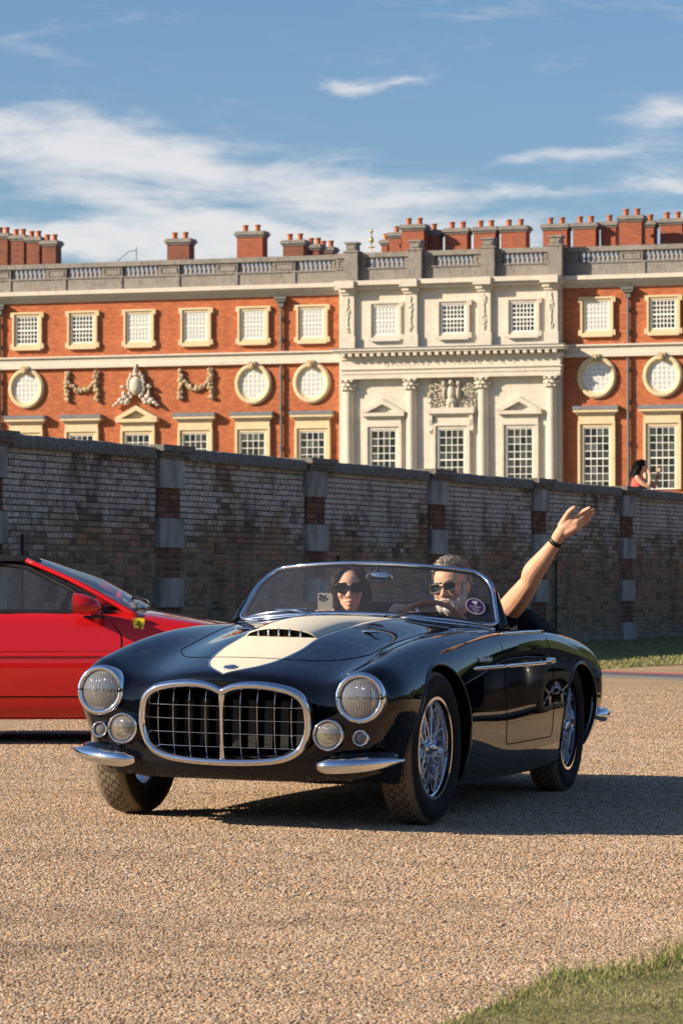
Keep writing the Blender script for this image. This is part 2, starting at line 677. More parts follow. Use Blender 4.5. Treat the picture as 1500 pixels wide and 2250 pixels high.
def pick_near(rg):
    x = rg.uniform(-.1, 1.35)
    y = rg.uniform(7.5, 10.3)
    e = edge_y(x) + rg.gauss(0, .03) + .10 * mnoise.noise(Vector((x * 7, 2.0, 1.0)))
    if y > e:
        return None
    k = mnoise.noise(Vector((x * 3.1, y * 2.2, 4.0)))
    lip = math.exp(-((e - y) / .22) ** 2) if x > .5 else .5 * math.exp(-((e - y) / .1) ** 2)
    return x, y, .26 + 1.1 * lip * (.4 + max(0, k + .3)) + .25 * max(0, k)


b = MB()
blades(b, 52000, pick_near, .018, .055, .0013, 5)
tag(b.build('grass_blades', 'grass', recalc=False), 'short green and straw grass blades at the lower right', 'grass', kind='stuff')

# lawn strip along the foot of the old wall
WD = Vector((.3699, .9291))
WN = Vector((.9291, -.3699))
WP = Vector((-2.213, 44.61))


def wpt(t, off):
    p = WP + WD * t + WN * off
    return p.x, p.y


strip = [wpt(-60, .03), wpt(90, .03)] + [wpt(t, 6.35 + .12 * math.sin(t * 1.7) + .1 * math.sin(t * .63)) for t in range(90, -61, -1)]
turf_sheet('lawn', [p for p in strip], 'lawn strip along the foot of the old brick wall')


def pick_far(rg):
    t = rg.uniform(-6, 26)
    o = rg.uniform(.05, 6.45)
    x, y = wpt(t, o)
    return x, y, .8 + .6 * math.exp(-((o - 6.2) / .3) ** 2)


b = MB()
blades(b, 26000, pick_far, .015, .04, .006, 9)
tag(b.build('grass_blades', 'grass', recalc=False), 'short grass blades on the strip below the wall', 'grass', kind='stuff')

# flat cable cover with a red edge lying on the gravel behind the roadster
mat('tape_red', (.50, .10, .08), .7)
mat('tape_grey', (.10, .105, .115), .8)
pa = [at_z(1296, 1487), at_z(1395, 1491), at_z(1500, 1494), at_z(1640, 1500)]
pb = [at_z(1296, 1497), at_z(1395, 1500), at_z(1500, 1505), at_z(1640, 1512)]
cov = thing('cable_cover', 'flat grey cable cover with red edge lying across the gravel', 'cable cover')
for nm, q0, q1, mt in (('edge_strip', 0.0, .3, 'tape_red'), ('cover_strip', .3, 1.0, 'tape_grey')):
    b = MB()
    rows = []
    for A, B in zip(pa, pb):
        p, q = A.lerp(B, q0), A.lerp(B, q1)
        g0, g1 = gz(p.x, p.y), gz(q.x, q.y)
        rows.append([(p.x, p.y, g0), (p.x, p.y, g0 + .03), (q.x, q.y, g1 + .03), (q.x, q.y, g1)])
    b.grid(rows)
    b.build(nm, mt, cov)

# raised terrace behind the wall
m = mat('terrace', (.22, .20, .13), .95)
TZ = 1.85
b = MB()
b.add([(*wpt(-80, -.5), TZ), (*wpt(400, -.5), TZ), (-20, 700, TZ), (-500, 500, TZ)], [(0, 1, 2, 3)])
tag(b.build('terrace', 'terrace'), kind='structure')
# ------------------------------------------------------------------ old garden wall
WM = Matrix(((WD.x, -WN.x, 0, WP.x), (WD.y, -WN.y, 0, WP.y), (0, 0, 1, 0), (0, 0, 0, 1)))
WSP = 4.945
m = mat('old_brick', rough=.92, spec=.15)
nb = NB(m)
geo = nb.N.new('ShaderNodeNewGeometry')
pos = geo.outputs['Position']
sp_ = nb.N.new('ShaderNodeSeparateXYZ')
nb.L.new(pos, sp_.inputs[0])
r = nb.rand()
bc = nb.ramp(r, [(0, (.085, .068, .050)), (.25, (.135, .100, .070)), (.5, (.17, .120, .080)), (.7, (.20, .130, .080)), (.86, (.16, .135, .10)), (1, (.22, .11, .068))])
n1 = nb.noise(.55, 5, .6, vec=pos)
n2 = nb.noise(7, 5, .65, vec=pos)
n3 = nb.noise(24, 5, .75, vec=pos)
hz = nb.rng(sp_.outputs[2], .9, 2.15)
li = nb.math('ADD', nb.math('MULTIPLY', hz, .95), nb.math('MULTIPLY', nb.math('SUBTRACT', n1, .5), 1.9))
li = nb.math('ADD', li, nb.math('MULTIPLY', nb.math('SUBTRACT', n2, .5), 1.1))
li = nb.math('ADD', li, nb.math('MULTIPLY', nb.math('SUBTRACT', r, .5), .35))
lm = nb.rng(li, .45, 1.0, 0, .85, True)
lc = nb.ramp(n3, [(.3, (.09, .083, .072)), (.5, (.275, .265, .25)), (.68, (.50, .49, .475))])
dirt = nb.rng(nb.noise(1.7, 4, .6, vec=pos, stretch=(1, 1, .35)), .5, .75, 0, .7, True)
c = nb.mix(lm, bc, lc)
c = nb.mix(dirt, c, nb.mix(1.0, c, (.42, .40, .36), 'MULTIPLY'))
foot = nb.math('MULTIPLY', nb.rng(sp_.outputs[2], .30, .08, 0, 1), nb.rng(n2, .45, .6, 0, .9))
stain = nb.math('MULTIPLY', nb.rng(nb.noise(.9, 6, .7, vec=pos, stretch=(1, 1, .7)), .52, .66, 0, .8, True), nb.rng(sp_.outputs[2], 1.2, 2.4, .25, 1))
c = nb.mix(stain, c, (.035, .033, .03))
speck = nb.rng(nb.noise(70, 2, .5, vec=pos), .62, .70, 0, .5)
c = nb.mix(nb.math('MULTIPLY', speck, lm), c, (.55, .54, .50))
c = nb.mix(1.0, c, (2.2, 2.08, 1.95), 'MULTIPLY')
nb.col(nb.mix(foot, c, (.42, .40, .36)))
nb.bump(nb.math('ADD', n3, nb.math('MULTIPLY', n2, .6)), .02, 1.0)

m = mat('red_brick', rough=.92, spec=.15)
nb = NB(m)
geo = nb.N.new('ShaderNodeNewGeometry')
r = nb.rand()
bc = nb.ramp(r, [(0, (.15, .070, .048)), (.5, (.24, .11, .070)), (1, (.30, .15, .098))])
n2 = nb.noise(9, 5, .65, vec=geo.outputs['Position'])
c = nb.mix(nb.rng(n2, .42, .66, 0, .85), bc, (.085, .065, .052))
nb.col(c)
nb.bump(n2, .008, .6)

m = mat('old_mortar', rough=.95, spec=.1)
nb = NB(m)
n1 = nb.noise(2.2, 5, .65)
mz = nb.N.new('ShaderNodeNewGeometry')
ms = nb.N.new('ShaderNodeSeparateXYZ')
nb.L.new(mz.outputs['Position'], ms.inputs[0])
lowm = nb.ramp(n1, [(.3, (.15, .13, .105)), (.5, (.30, .26, .21)), (.7, (.46, .395, .32))])
nb.col(nb.mix(nb.rng(nb.math('ADD', ms.outputs[2], nb.math('MULTIPLY', n1, .8)), 1.7, 2.2), lowm, (.085, .08, .07)))

m = mat('block_stone', rough=.85, spec=.2)
nb = NB(m)
geo = nb.N.new('ShaderNodeNewGeometry')
n1 = nb.noise(3.0, 6, .65, vec=geo.outputs['Position'], stretch=(1, 1, .5))
n2 = nb.noise(45, 4, .7, vec=geo.outputs['Position'])
c = nb.ramp(n1, [(.3, (.15, .143, .13)), (.48, (.33, .315, .29)), (.7, (.50, .48, .45))])
nb.col(nb.mix(nb.rng(n2, .55, .75, 0, .6), c, nb.mix(nb.rng(n1, .4, .6), (.09, .09, .085), (.50, .50, .48))))
nb.bump(n2, .006, .5)

m = mat('coping', rough=.95, spec=.15)
nb = NB(m)
geo = nb.N.new('ShaderNodeNewGeometry')
n1 = nb.noise(5.0, 6, .7, vec=geo.outputs['Position'], stretch=(1, 1, .6))
n2 = nb.noise(26, 5, .7, vec=geo.outputs['Position'])
c = nb.ramp(n2, [(.3, (.085, .08, .07)), (.5, (.20, .19, .17)), (.7, (.40, .385, .36))])
c = nb.mix(nb.rng(n1, .56, .70, 0, .8), c, (.20, .13, .045))
nb.col(c)
nb.bump(nb.math('ADD', n1, n2), .02, .9)
mat('iron', (.012, .012, .013), .5)

wall = thing('garden_wall', 'long old brick garden wall with stone blocked pilasters', 'wall', WM)
KA, KB = -4, 9
b = MB()
b.box2((KA * WSP - 3, .014, -.3), (KB * WSP + 3, .40, 2.62))
b.build('mortar_core', 'old_mortar', wall)

CH = .0753
rg = random.Random(21)
bricks = []
PH = .375            # half width of a pilaster
row = 0
z = 0.0
while z < 2.60:
    for k in range(KA, KB):
        x = k * WSP + PH - .03
        end = (k + 1) * WSP - PH + .03
        first = True
        while x < end - .03:
            L_ = (.315 if rg.random() < .78 else .155) if row % 2 else (.155 if rg.random() < .72 else .315)
            if first:
                L_ *= rg.uniform(.5, 1)
                first = False
            L_ *= rg.uniform(.93, 1.05)
            x2 = min(end, x + L_)
            if end - x2 < .05:
                x2 = end
            jt = rg.uniform(.009, .016)
            bricks.append((x + jt / 2, x2 - jt / 2, z + rg.uniform(.004, .008), z + CH - rg.uniform(.005, .009), rg.uniform(-.005, .005)))
            x = x2
    z += CH
    row += 1


def brick_geo(mb, q, dz=0):
    x0, x1, z0, z1, dy = q
    mb.cbox(((x0 + x1) / 2, .012 + dy, (z0 + z1) / 2), (x1 - x0, .024, z1 - z0), .006)


near = [q for q in bricks if -4.75 < (q[0] + q[1]) / 2 < 3.5 and q[2] > 1.25]
near.sort(key=lambda q: q[0])
near_ids = set(id(q) for q in near[:295])
b = MB()
for q in bricks:
    if id(q) not in near_ids:
        brick_geo(b, q)
tag(b.build('brickwork', 'old_brick', wall, recalc=False), kind='stuff')
proto = {}
for q in near[:295]:
    key = (round((q[1] - q[0]) / .02), )
    if key not in proto:
        b = MB()
        b.cbox((0, 0, 0), (key[0] * .02, .024, .0625), .006)
        me = b.mesh('brick', recalc=False)
        me.materials.append(MATS['old_brick'])
        proto[key] = me
    o = link('brick', proto[key], wall)
    o.location = ((q[0] + q[1]) / 2, .012 + q[4], (q[2] + q[3]) / 2)
    o.scale = ((q[1] - q[0]) / (key[0] * .02) if key[0] else 1, 1, 1)

# pilasters: stone blocks and red brick courses in turn
bm_block = MB()
bm_block.cbox((0, 0, 0), (2 * PH, .09, .376), .007)
me_block = bm_block.mesh('stone_block', recalc=False)
me_block.materials.append(MATS['block_stone'])
for k in range(KA, KB + 1):
    x = k * WSP
    b = MB()
    b.box2((x - PH + .02, -.018, 0), (x + PH - .02, .013, 2.62))
    p = b.build('pilaster', 'old_mortar', wall)
    for i in range(4):
        zt = 2.634 - .758 * i
        o = link('stone_block', me_block, p)
        o.location = (x + rg.uniform(-.012, .012), -.028 + rg.uniform(-.008, .008), zt - .188)
    b = MB()
    for i in range(3):
        z0 = 2.634 - .758 * i - .376 - .382
        for c in range(5):
            xx = x - PH + .035
            end = x + PH - .035
            stretch = (c + i) % 2
            while xx < end - .03:
                L_ = (.30 if stretch else .15) * rg.uniform(.9, 1.1)
                x2 = min(end, xx + L_)
                if end - x2 < .06:
                    x2 = end
                b.cbox(((xx + x2) / 2, -.016 + rg.uniform(-.004, .004), z0 + (c + .5) * .0764), (x2 - xx - .012, .03, .0764 - .013), .005)
                xx = x2
    tag(b.build('red_courses', 'red_brick', p, recalc=False), kind='stuff')
    b = MB()
    b.box2((x - PH - .03, -.10, 2.632), (x + PH + .03, .41, 2.67))
    b.box2((x - PH - .07, -.135, 2.671), (x + PH + .07, .42, 2.72))
    b.box2((x - PH - .11, -.175, 2.721), (x + PH + .11, .44, 2.80))
    b.build('cap', 'coping', p)
    for zz in ([1] if (k % 2) else []):
        b = MB()
        b.tube([(x + .80, -.045, 0), (x + .80, -.045, 1.62 if k < 0 else 1.45)], .02, 8)
        b.build('iron_pipe', 'iron', wall)

# coping stones along the top
for k in range(KA, KB):
    x, end = k * WSP + PH + .1, (k + 1) * WSP - PH - .1
    n = 4
    for i in range(n):
        a, c = x + (end - x) * i / n, x + (end - x) * (i + 1) / n
        dz = rg.uniform(-.006, .008)
        b = MB()
        prof = [(-.075, 2.616), (-.085, 2.65), (-.08, 2.735), (-.05, 2.768), (.1, 2.785), (.30, 2.785), (.44, 2.76), (.44, 2.616)]
        rows = []
        ns = 10
        for s_ in range(ns + 1):
            xx = a + .004 + (c - a - .008) * s_ / ns
            rows.append([(xx, y + .012 * mnoise.noise(Vector((xx * 3, j * .9, k))), zz + dz + (.014 * mnoise.noise(Vector((xx * 6.0, j * .7, 3.3 + k))) if j > 0 and j < 7 else 0)) for j, (y, zz) in enumerate(prof)])
        b.grid(rows, close_v=True)
        b.f += [tuple(range(8)), tuple(reversed(range(ns * 8, ns * 8 + 8)))]
        b.mi += [0, 0]
        b.build('coping_stone', 'coping', wall)
# ------------------------------------------------------------------ palace
PA = math.radians(18.9)
PX = Vector((math.cos(PA), -math.sin(PA), 0))
PY = Vector((math.sin(PA), math.cos(PA), 0))
PO = Vector((0, 200, 0))
PM = Matrix(((PX.x, PY.x, 0, PO.x), (PX.y, PY.y, 0, PO.y), (0, 0, 1, 0), (0, 0, 0, 1)))


def pal(px, py, yl=0.0):
    """where the line of sight through a photo point meets the facade plane (local depth yl): u, z"""
    d = ray(px, py)
    o = Vector((0, 0, CAMH)) - PO
    t = (yl - o.dot(PY)) / d.dot(PY)
    p = o + d * t
    return p.dot(PX), p.z


def pu(px, yl=0.0):
    return pal(px, 900, yl)[0]


def pz_(px, py, yl=0.0):
    return pal(px, py, yl)[1]


m = mat('palace_brick', rough=.9, spec=.15)
nb = NB(m)
bt = nb.N.new('ShaderNodeTexBrick')
mp = nb.N.new('ShaderNodeMapping')
mp.inputs['Rotation'].default_value = (math.pi / 2, 0, 0)
nb.L.new(nb.tc.outputs['Object'], mp.inputs[0])
nb.L.new(mp.outputs[0], bt.inputs['Vector'])
bt.inputs['Scale'].default_value = 1.0
bt.inputs['Brick Width'].default_value = .24
bt.inputs['Row Height'].default_value = .078
bt.inputs['Mortar Size'].default_value = .006
bt.inputs['Color1'].default_value = (.36, .092, .040, 1)
bt.inputs['Color2'].default_value = (.52, .160, .066, 1)
bt.inputs['Mortar'].default_value = (.46, .24, .14, 1)
n1 = nb.noise(.5, 5, .65)
n2 = nb.noise(3.0, 5, .7, stretch=(.5, 1, 1.6))
c = nb.mix(nb.rng(n2, .46, .68, 0, .7), bt.outputs['Color'], (.24, .075, .04))
c = nb.mix(nb.rng(n1, .5, .75, 0, .35), c, (.58, .22, .09))
spots = nb.noise(6, 3, .6)
c = nb.mix(nb.rng(spots, .66, .74, 0, .6), c, (.55, .38, .28))
soot = nb.noise(1.1, 6, .7, stretch=(1.6, 1, .22))
c = nb.mix(nb.rng(soot, .55, .72, 0, .38), c, (.16, .06, .04))
nb.col(c)


def stone_mat(name, a, bcol, dark, amount=.5, scale=1.2):
    m = mat(name, rough=.85, spec=.2)
    nb = NB(m)
    n1 = nb.noise(scale, 6, .65)
    n2 = nb.noise(scale * 6, 5, .7, stretch=(1, 1, .45))
    c = nb.mix(nb.rng(n1, .3, .7), a, bcol)
    nb.col(nb.mix(nb.rng(n2, .5, .78, 0, amount), c, dark))
    nb.bump(n2, .02, .35)
    return m


stone_mat('portland', (.69, .63, .53), (.58, .535, .46), (.32, .285, .25), .6)
stone_mat('bath_stone', (.64, .51, .32), (.70, .58, .385), (.38, .30, .19), .55)
stone_mat('weathered', (.31, .285, .255), (.225, .21, .19), (.06, .056, .052), .85, .9)
stone_mat('carved', (.62, .57, .48), (.50, .455, .38), (.18, .155, .125), .8, 4)
stone_mat('garland_stone', (.50, .39, .25), (.40, .31, .19), (.18, .12, .07), .7, 3)
stone_mat('lead', (.22, .235, .26), (.16, .17, .19), (.10, .10, .105), .5)
mat('sash_white', (.80, .79, .74), .5)
mat('room_dark', (.02, .022, .022), .9)
mat('blind_white', (.62, .63, .60), .9)
mat('old_glass', (.02, .028, .026), .06, spec=.8)
mat('glass_pale', (.55, .58, .57), .25)
mat('lead_pipe', (.14, .135, .13), .7)
mat('pot_red', (.42, .13, .05), .85)
for nm_, c1_, c2_ in (('chimney_brick', (.42, .125, .06), (.25, .085, .05)), ('chimney_dark', (.27, .095, .055), (.14, .06, .04))):  # second brick is a darker copy, with shade put into its colour
    m = mat(nm_, rough=.9)
    nb = NB(m)
    nn = nb.noise(2.2, 6, .7, stretch=(1, 1, 2.5))
    n3_ = nb.noise(14, 3, .6, stretch=(1, 1, 3))
    cc = nb.mix(nb.rng(nn, .4, .65), c1_, c2_)
    nb.col(nb.mix(nb.rng(n3_, .4, .65, 0, .5), cc, c2_))
mat('gilt', (.75, .50, .10), .3, metal=1)
mat('slate', (.26, .30, .36), .5)
m = mat('pane_glass', rough=.05, spec=.7)
nb = NB(m)
r = nb.rand()
nb.b.inputs['Specular IOR Level'].default_value = .4
nb.col(nb.ramp(r, [(0, (.010, .013, .013)), (.45, (.022, .030, .028)), (.7, (.06, .07, .064)), (.85, (.03, .036, .03)), (1, (.11, .12, .115))]))

palace = thing('palace', 'red brick baroque palace with white stone portico behind the wall', 'palace', PM)

# heights (metres above the forecourt), read on the bay left of the portico
Z = {k: pz_(690, v) for k, v in dict(rail=562, balt=571, balb=597, para=629, corn=640, brick=647, wt=660, wb=758, ot=679, ob=742,
                                     band_t=771, band_m=790, band_b=798, rc=841, hood=905, hood_b=921, fr=937, op=948).items()}
UL, UR = pu(-260), pu(1790)
PUL, PUR = pu(752), pu(1236)                 # the portico
PD = -.55                                    # its face, proud of the brick
Z0 = TZ - .05

# brick wings and core
for ua, ub in ((UL, PUL), (PUR, UR)):
    b = MB()
    b.box2((ua, 0, Z0), (ub, .6, Z['brick']))
    b.build('brick_wall', 'palace_brick', palace)
b = MB()
b.box2((PUL + .002, PD, Z0), (PUR - .002, .6, Z['corn']))
b.build('portico_wall', 'portland', palace)
b = MB()
b.box2((UL + .01, .61, Z0), (UR - .01, 24, Z['corn'] - .05))
b.build('core', 'weathered', palace)
b = MB()
b.box2((UL + .3, 1.2, Z['corn'] - .04), (UR - .3, 23, Z['para'] + .1))
b.add([(UL + .3, 1.2, Z['para']), (UR - .3, 1.2, Z['para']), (UR - .3, 5.5, Z['rail'] + .25), (UL + .3, 5.5, Z['rail'] + .25), (UR - .3, 7.5, Z['para']), (UL + .3, 7.5, Z['para'])], [(0, 1, 2, 3), (3, 2, 4, 5), (0, 3, 5), (1, 4, 2)])
b.build('roof', 'slate', palace)


def steps(name, matn, ua, ub, prof, y0=0.0, parent=palace):
    """horizontal moulding: prof = (z0, z1, projection)"""
    b = MB()
    for i, (za, zb, p) in enumerate(prof):
        b.box2((ua - (p if False else 0), y0 - p, za + .001), (ub, y0 + .3, zb - .001))
    return b.build(name, matn, parent)


H_ = Z['corn'] - Z['para']
for ua, ub in ((UL, PUL - .01), (PUR + .01, UR)):
    steps('cornice', 'portland', ua, ub, [(Z['para'] - .12, Z['para'] + .12, .62), (Z['corn'], Z['para'] - .122, .42), (Z['brick'] + .05, Z['corn'] - .003, .24), (Z['brick'] - .06, Z['brick'] + .047, .10)])
    hb = Z['band_t'] - Z['band_b']
    steps('band_course', 'portland', ua, ub, [(Z['band_t'] - .10, Z['band_t'], .30), (Z['band_m'], Z['band_t'] - .103, .16), (Z['band_b'], Z['band_m'] - .003, .24)])
steps('cornice', 'portland', PUL - .15, PUR + .15, [(Z['para'] - .12, Z['para'] + .14, .66), (Z['corn'] - .05, Z['para'] - .122, .40)], PD)

# parapet with balustrade
PW = pu(26), pu(104)


def parapet(ua, ub, y0, bays, ends):
    para = MB()
    para.box2((ua, y0 - .18, Z['para'] + .14), (ub, y0 + .35, Z['balb'] - .02))
    para.box2((ua, y0 - .24, Z['balb'] - .018), (ub, y0 + .40, Z['balb'] + .06))
    p = para.build('parapet', 'weathered', palace)
    r_ = MB()
    r_.box2((ua, y0 - .26, Z['balt'] - .04), (ub, y0 + .42, Z['rail']))
    r_.build('handrail', 'weathered', p)
    edges = [ua] + [x for bb in bays for x in bb] + [ub]
    for i in range(0, len(edges), 2):
        if edges[i + 1] - edges[i] > .05:
            q = MB()
            a, c = edges[i], edges[i + 1]
            q.box2((a, y0 - .16, Z['balb'] + .062), (c, y0 + .30, Z['balt'] - .042))
            mrg = min(.14, (c - a) * .2)
            zz0, zz1 = Z['balb'] + .16, Z['balt'] - .14
            for (xa, xb, za, zb) in ((a + mrg, c - mrg, zz1 - .05, zz1), (a + mrg, c - mrg, zz0, zz0 + .05), (a + mrg, a + mrg + .05, zz0 + .05, zz1 - .05), (c - mrg - .05, c - mrg, zz0 + .05, zz1 - .05)):
                q.box2((xa, y0 - .20, za), (xb, y0 - .161, zb))
            q.build('pier', 'weathered', p)
    for (a, c) in bays:
        n = max(3, round((c - a) / .27))
        for i in range(n):
            o = link('baluster', ME_BAL, p)
            o.location = (a + (c - a) * (i + .5) / n, y0 + .06, Z['balb'] + .06)
    # shallow breaks in the plinth
    return p


bh = Z['balt'] - Z['balb'] - .10
b = MB()
b.lathe([(.10, 0), (.10, .08 * bh), (.065, .13 * bh), (.125, .33 * bh), (.11, .43 * bh), (.055, .62 * bh), (.06, .80 * bh), (.10, .86 * bh), (.10, bh)], n=8)
ME_BAL = b.mesh('baluster', smooth=True)
ME_BAL.materials.append(MATS['weathered'])

left_bays = [(pu(a), pu(c)) for a, c in ((-98, -20), (26, 104), (148, 226), (271, 350), (396, 476), (524, 600), (650, 731))]
right_bays = [(pu(a), pu(c)) for a, c in ((1272, 1362), (1413, 1503), (1560, 1650))]
mid_bays = [(pu(a, PD), pu(c, PD)) for a, c in ((806, 890), (955, 1042), (1104, 1196))]
parapet(UL, PUL - .02, 0, left_bays, 0)
parapet(PUR + .02, UR, 0, right_bays, 0)
parapet(PUL - .15, PUR + .15, PD, mid_bays, 0)
for cx in (772, 912, 1072, 1220):
    u0 = pu(cx, PD - .4)
    b = MB()
    hw = .40
    zt = pz_(912, 545)
    b.box2((u0 - hw, PD - .55, Z['para'] + .145), (u0 + hw, PD - .242, Z['rail'] + .02))
    b.box2((u0 - hw - .06, PD - .60, Z['rail'] + .022), (u0 + hw + .06, PD + .3, Z['rail'] + .10))
    b.box2((u0 - .30, PD - .50, Z['rail'] + .102), (u0 + .30, PD + .2, zt + .25))
    b.box2((u0 - .38, PD - .57, zt + .252), (u0 + .38, PD + .26, zt + .36))
    b.box2((u0 - .22, PD - .54, Z['rail'] + .20), (u0 + .22, PD - .501, zt + .15))
    b.build('pedestal', 'weathered', palace)
for cx in (24, 145, 268, 394, 522, 648, -100, 1415, 1562):      # thin pilaster strips on the plinth
    u0 = pu(cx)
    b = MB()
    b.box2((u0 - .10, -.25, Z['para'] + .15), (u0 + .10, -.181, Z['balb'] - .03))
    b.build('plinth_strip', 'weathered', palace)


def frame(b, ua, ub, za, zb, w, y0, p, bottom=True):
    """four sided moulded frame round an opening (opening ua..ub, za..zb)"""
    for (w0, w1, pp) in ((0, w * .55, p * .6), (w * .55 + .002, w, p)):
        b.box2((ua - w1, y0 - pp, za - (w1 if bottom else 0)), (ua - w0, y0 + .05, zb + w1))
        b.box2((ub + w0, y0 - pp, za - (w1 if bottom else 0)), (ub + w1, y0 + .05, zb + w1))
        b.box2((ua - w0 + .001, y0 - pp, zb + w0), (ub + w0 - .001, y0 + .05, zb + w1))
        if bottom:
            b.box2((ua - w0 + .001, y0 - pp, za - w1), (ub + w0 - .001, y0 + .05, za - w0))


def sash_bars(b, ua, ub, za, zb, nc, nr, y, bw=.035, fw=.07, dp=.05):
    b.box2((ua, y, za), (ua + fw, y + dp, zb))
    b.box2((ub - fw, y, za), (ub, y + dp, zb))
    b.box2((ua + fw, y, za), (ub - fw, y + dp, za + fw))
    b.box2((ua + fw, y, zb - fw), (ub - fw, y + dp, zb))
    for i in range(1, nc):
        x = ua + fw + (ub - ua - 2 * fw) * i / nc
        b.box2((x - bw / 2, y + .004, za + fw), (x + bw / 2, y + dp - .004, zb - fw))
    for j in range(1, nr):
        zz = za + fw + (zb - za - 2 * fw) * j / nr
        w = bw * (1.9 if j == nr // 2 else 1)
        b.box2((ua + fw, y - .002, zz - w / 2), (ub - fw, y + dp - .008, zz + w / 2))


def cut_hole(ua, ub, za, zb, y0):
    """dark reveal box behind the sash, standing proud inside the surround"""
    pass


def upper_window(cx, white, blind):
    y0 = PD if white else 0
    uc = pu(cx, y0)
    hw = (pu(715) - pu(666)) / 2 * 1.02
    za, zb = Z['ob'], Z['ot']
    fw = .25
    b = MB()
    frame(b, uc - hw, uc + hw, za, zb, fw, y0, .20)
    for sx in (-1, 1):
        for (zc, hh) in ((zb + fw - .16, .30), (za - fw + .14, .30)):
            b.box2((uc + sx * (hw + fw + .002), y0 - .19, zc - hh / 2), (uc + sx * (hw + fw + .12), y0 + .05, zc + hh / 2))
    b.box2((uc - hw - fw + .05, y0 - .24, za - fw - .10), (uc + hw + fw - .05, y0 + .05, za - fw - .002))
    w = b.build('window', 'portland' if white else 'bath_stone', palace)
    s = MB()
    sash_bars(s, uc - hw, uc + hw, za, zb, 6, 6, y0 - .07, .038 if blind else .05, .08)
    s.build('sash', 'sash_white', w)
    g = MB()
    g.box2((uc - hw + .02, y0 - .045, za + .02), (uc + hw - .02, y0 - .03, zb - .02))
    g.build('glass', 'glass_pale' if blind else 'old_glass', w)


def lower_window(cx, kind):
    white = kind in ('wped', 'wflat')
    y0 = PD if white else 0
    uc = pu(cx, y0)
    hw = (pu(715) - pu(660)) / 2 * 1.0
    zb = Z['op']
    nr = 8
    rowh = .415
    za = zb - .09 * 2 - nr * rowh
    fw = .31
    b = MB()
    frame(b, uc - hw, uc + hw, za, zb, fw, y0, .22, bottom=False)
    w = b.build('window', 'portland' if white else 'bath_stone', palace)
    s = MB()
    sash_bars(s, uc - hw, uc + hw, za, zb, 4, nr, y0 - .08, .038, .075)
    s.build('sash', 'sash_white', w)
    pw_ = (2 * hw - .18) / 4
    for i in range(4):
        for j in range(nr):
            o = link('pane', ME_PANE, w)
            o.location = (uc - hw + .09 + pw_ * (i + .5), y0 - .045, zb - .09 - rowh * (j + .5))
            o.scale = (pw_ * .985, 1, rowh * .985)
            o.rotation_euler = (rg.gauss(0, .012), 0, rg.gauss(0, .012))
    h = MB()
    zh = Z['fr']
    top = zb + fw
    if kind == 'flat':
        h.box2((uc - hw - fw + .03, y0 - .20, top + .002), (uc + hw + fw - .03, y0 + .05, Z['hood_b'] - .002))
        h.box2((uc - hw - fw - .08, y0 - .32, Z['hood_b']), (uc + hw + fw + .08, y0 + .05, Z['hood_b'] + .12))
        h.box2((uc - hw - fw - .20, y0 - .46, Z['hood_b'] + .122), (uc + hw + fw + .20, y0 + .05, Z['hood_b'] + .26))
        h.build('hood', 'bath_stone', w)
        l = MB()
        l.box2((uc - hw - fw - .23, y0 - .49, Z['hood_b'] + .262), (uc + hw + fw + .23, y0 + .05, Z['hood'] + .05))
        l.build('lead_cover', 'lead', w)
    elif kind in ('ped', 'wped'):
        mt = 'bath_stone' if kind == 'ped' else 'portland'
        e = hw + fw + .22
        zb0 = Z['hood_b'] + (.06 if kind == 'wped' else -.02)
        h.box2((uc - hw - fw + .03, y0 - .18, top + .002), (uc + hw + fw - .03, y0 + .05, zb0 - .002))
        h.box2((uc - e, y0 - .44, zb0), (uc + e, y0 + .05, zb0 + .20))
        ap = zb0 + .20 + e * .56
        th = .24
        for sx in (-1, 1):
            pts = [(uc + sx * e, zb0 + .202), (uc + sx * (e - .10), zb0 + .202 + .001), (uc, ap - th + .02), (uc, ap + .04), (uc + sx * (e + .04), zb0 + .30)]
            pts = [(uc + sx * (e + .04), zb0 + .202), (uc + sx * (e - .34), zb0 + .202), (uc + sx * .001, ap - th), (uc + sx * .001, ap + .05), (uc + sx * (e + .04), zb0 + .26)]
            if sx < 0:
                pts = pts[::-1]
            h.prism(pts, y0 - .46, y0 + .05)
        h.prism([(uc - e + .3, zb0 + .201), (uc + e - .3, zb0 + .201), (uc, ap - th - .02)], y0 - .14, y0 + .04)
        h.build('pediment', mt, w)
    else:
        e = hw + fw + .30
        h.box2((uc - hw - fw + .03, y0 - .16, top + .002), (uc + hw + fw - .03, y0 + .05, Z['hood_b'] + .04))
        h.box2((uc - e, y0 - .42, Z['hood_b'] + .15), (uc + e, y0 + .05, Z['hood'] + .06))
        h.box2((uc - e + .1, y0 - .30, Z['hood_b'] + .042), (uc + e - .1, y0 + .05, Z['hood_b'] + .148))
        h.build('hood', 'portland', w)
        for sx in (-1, 1):
            k = MB()
            x0 = uc + sx * (hw + fw + .12)
            k.prism([(y0 - .32, Z['hood_b'] + .04), (y0 - .34, Z['hood_b'] - .2), (y0 - .20, Z['hood_b'] - .55), (y0 - .26, Z['hood_b'] - .8), (y0 - .1, Z['hood_b'] - .95), (y0 + .04, Z['hood_b'] - .95), (y0 + .04, Z['hood_b'] + .04)], x0 - .10, x0 + .10, 'YZ')
            k.build('console', 'portland', w)


b = MB()
b.box((0, 0, 0), (1, .012, 1))
ME_PANE = b.mesh('pane')
ME_PANE.materials.append(MATS['pane_glass'])


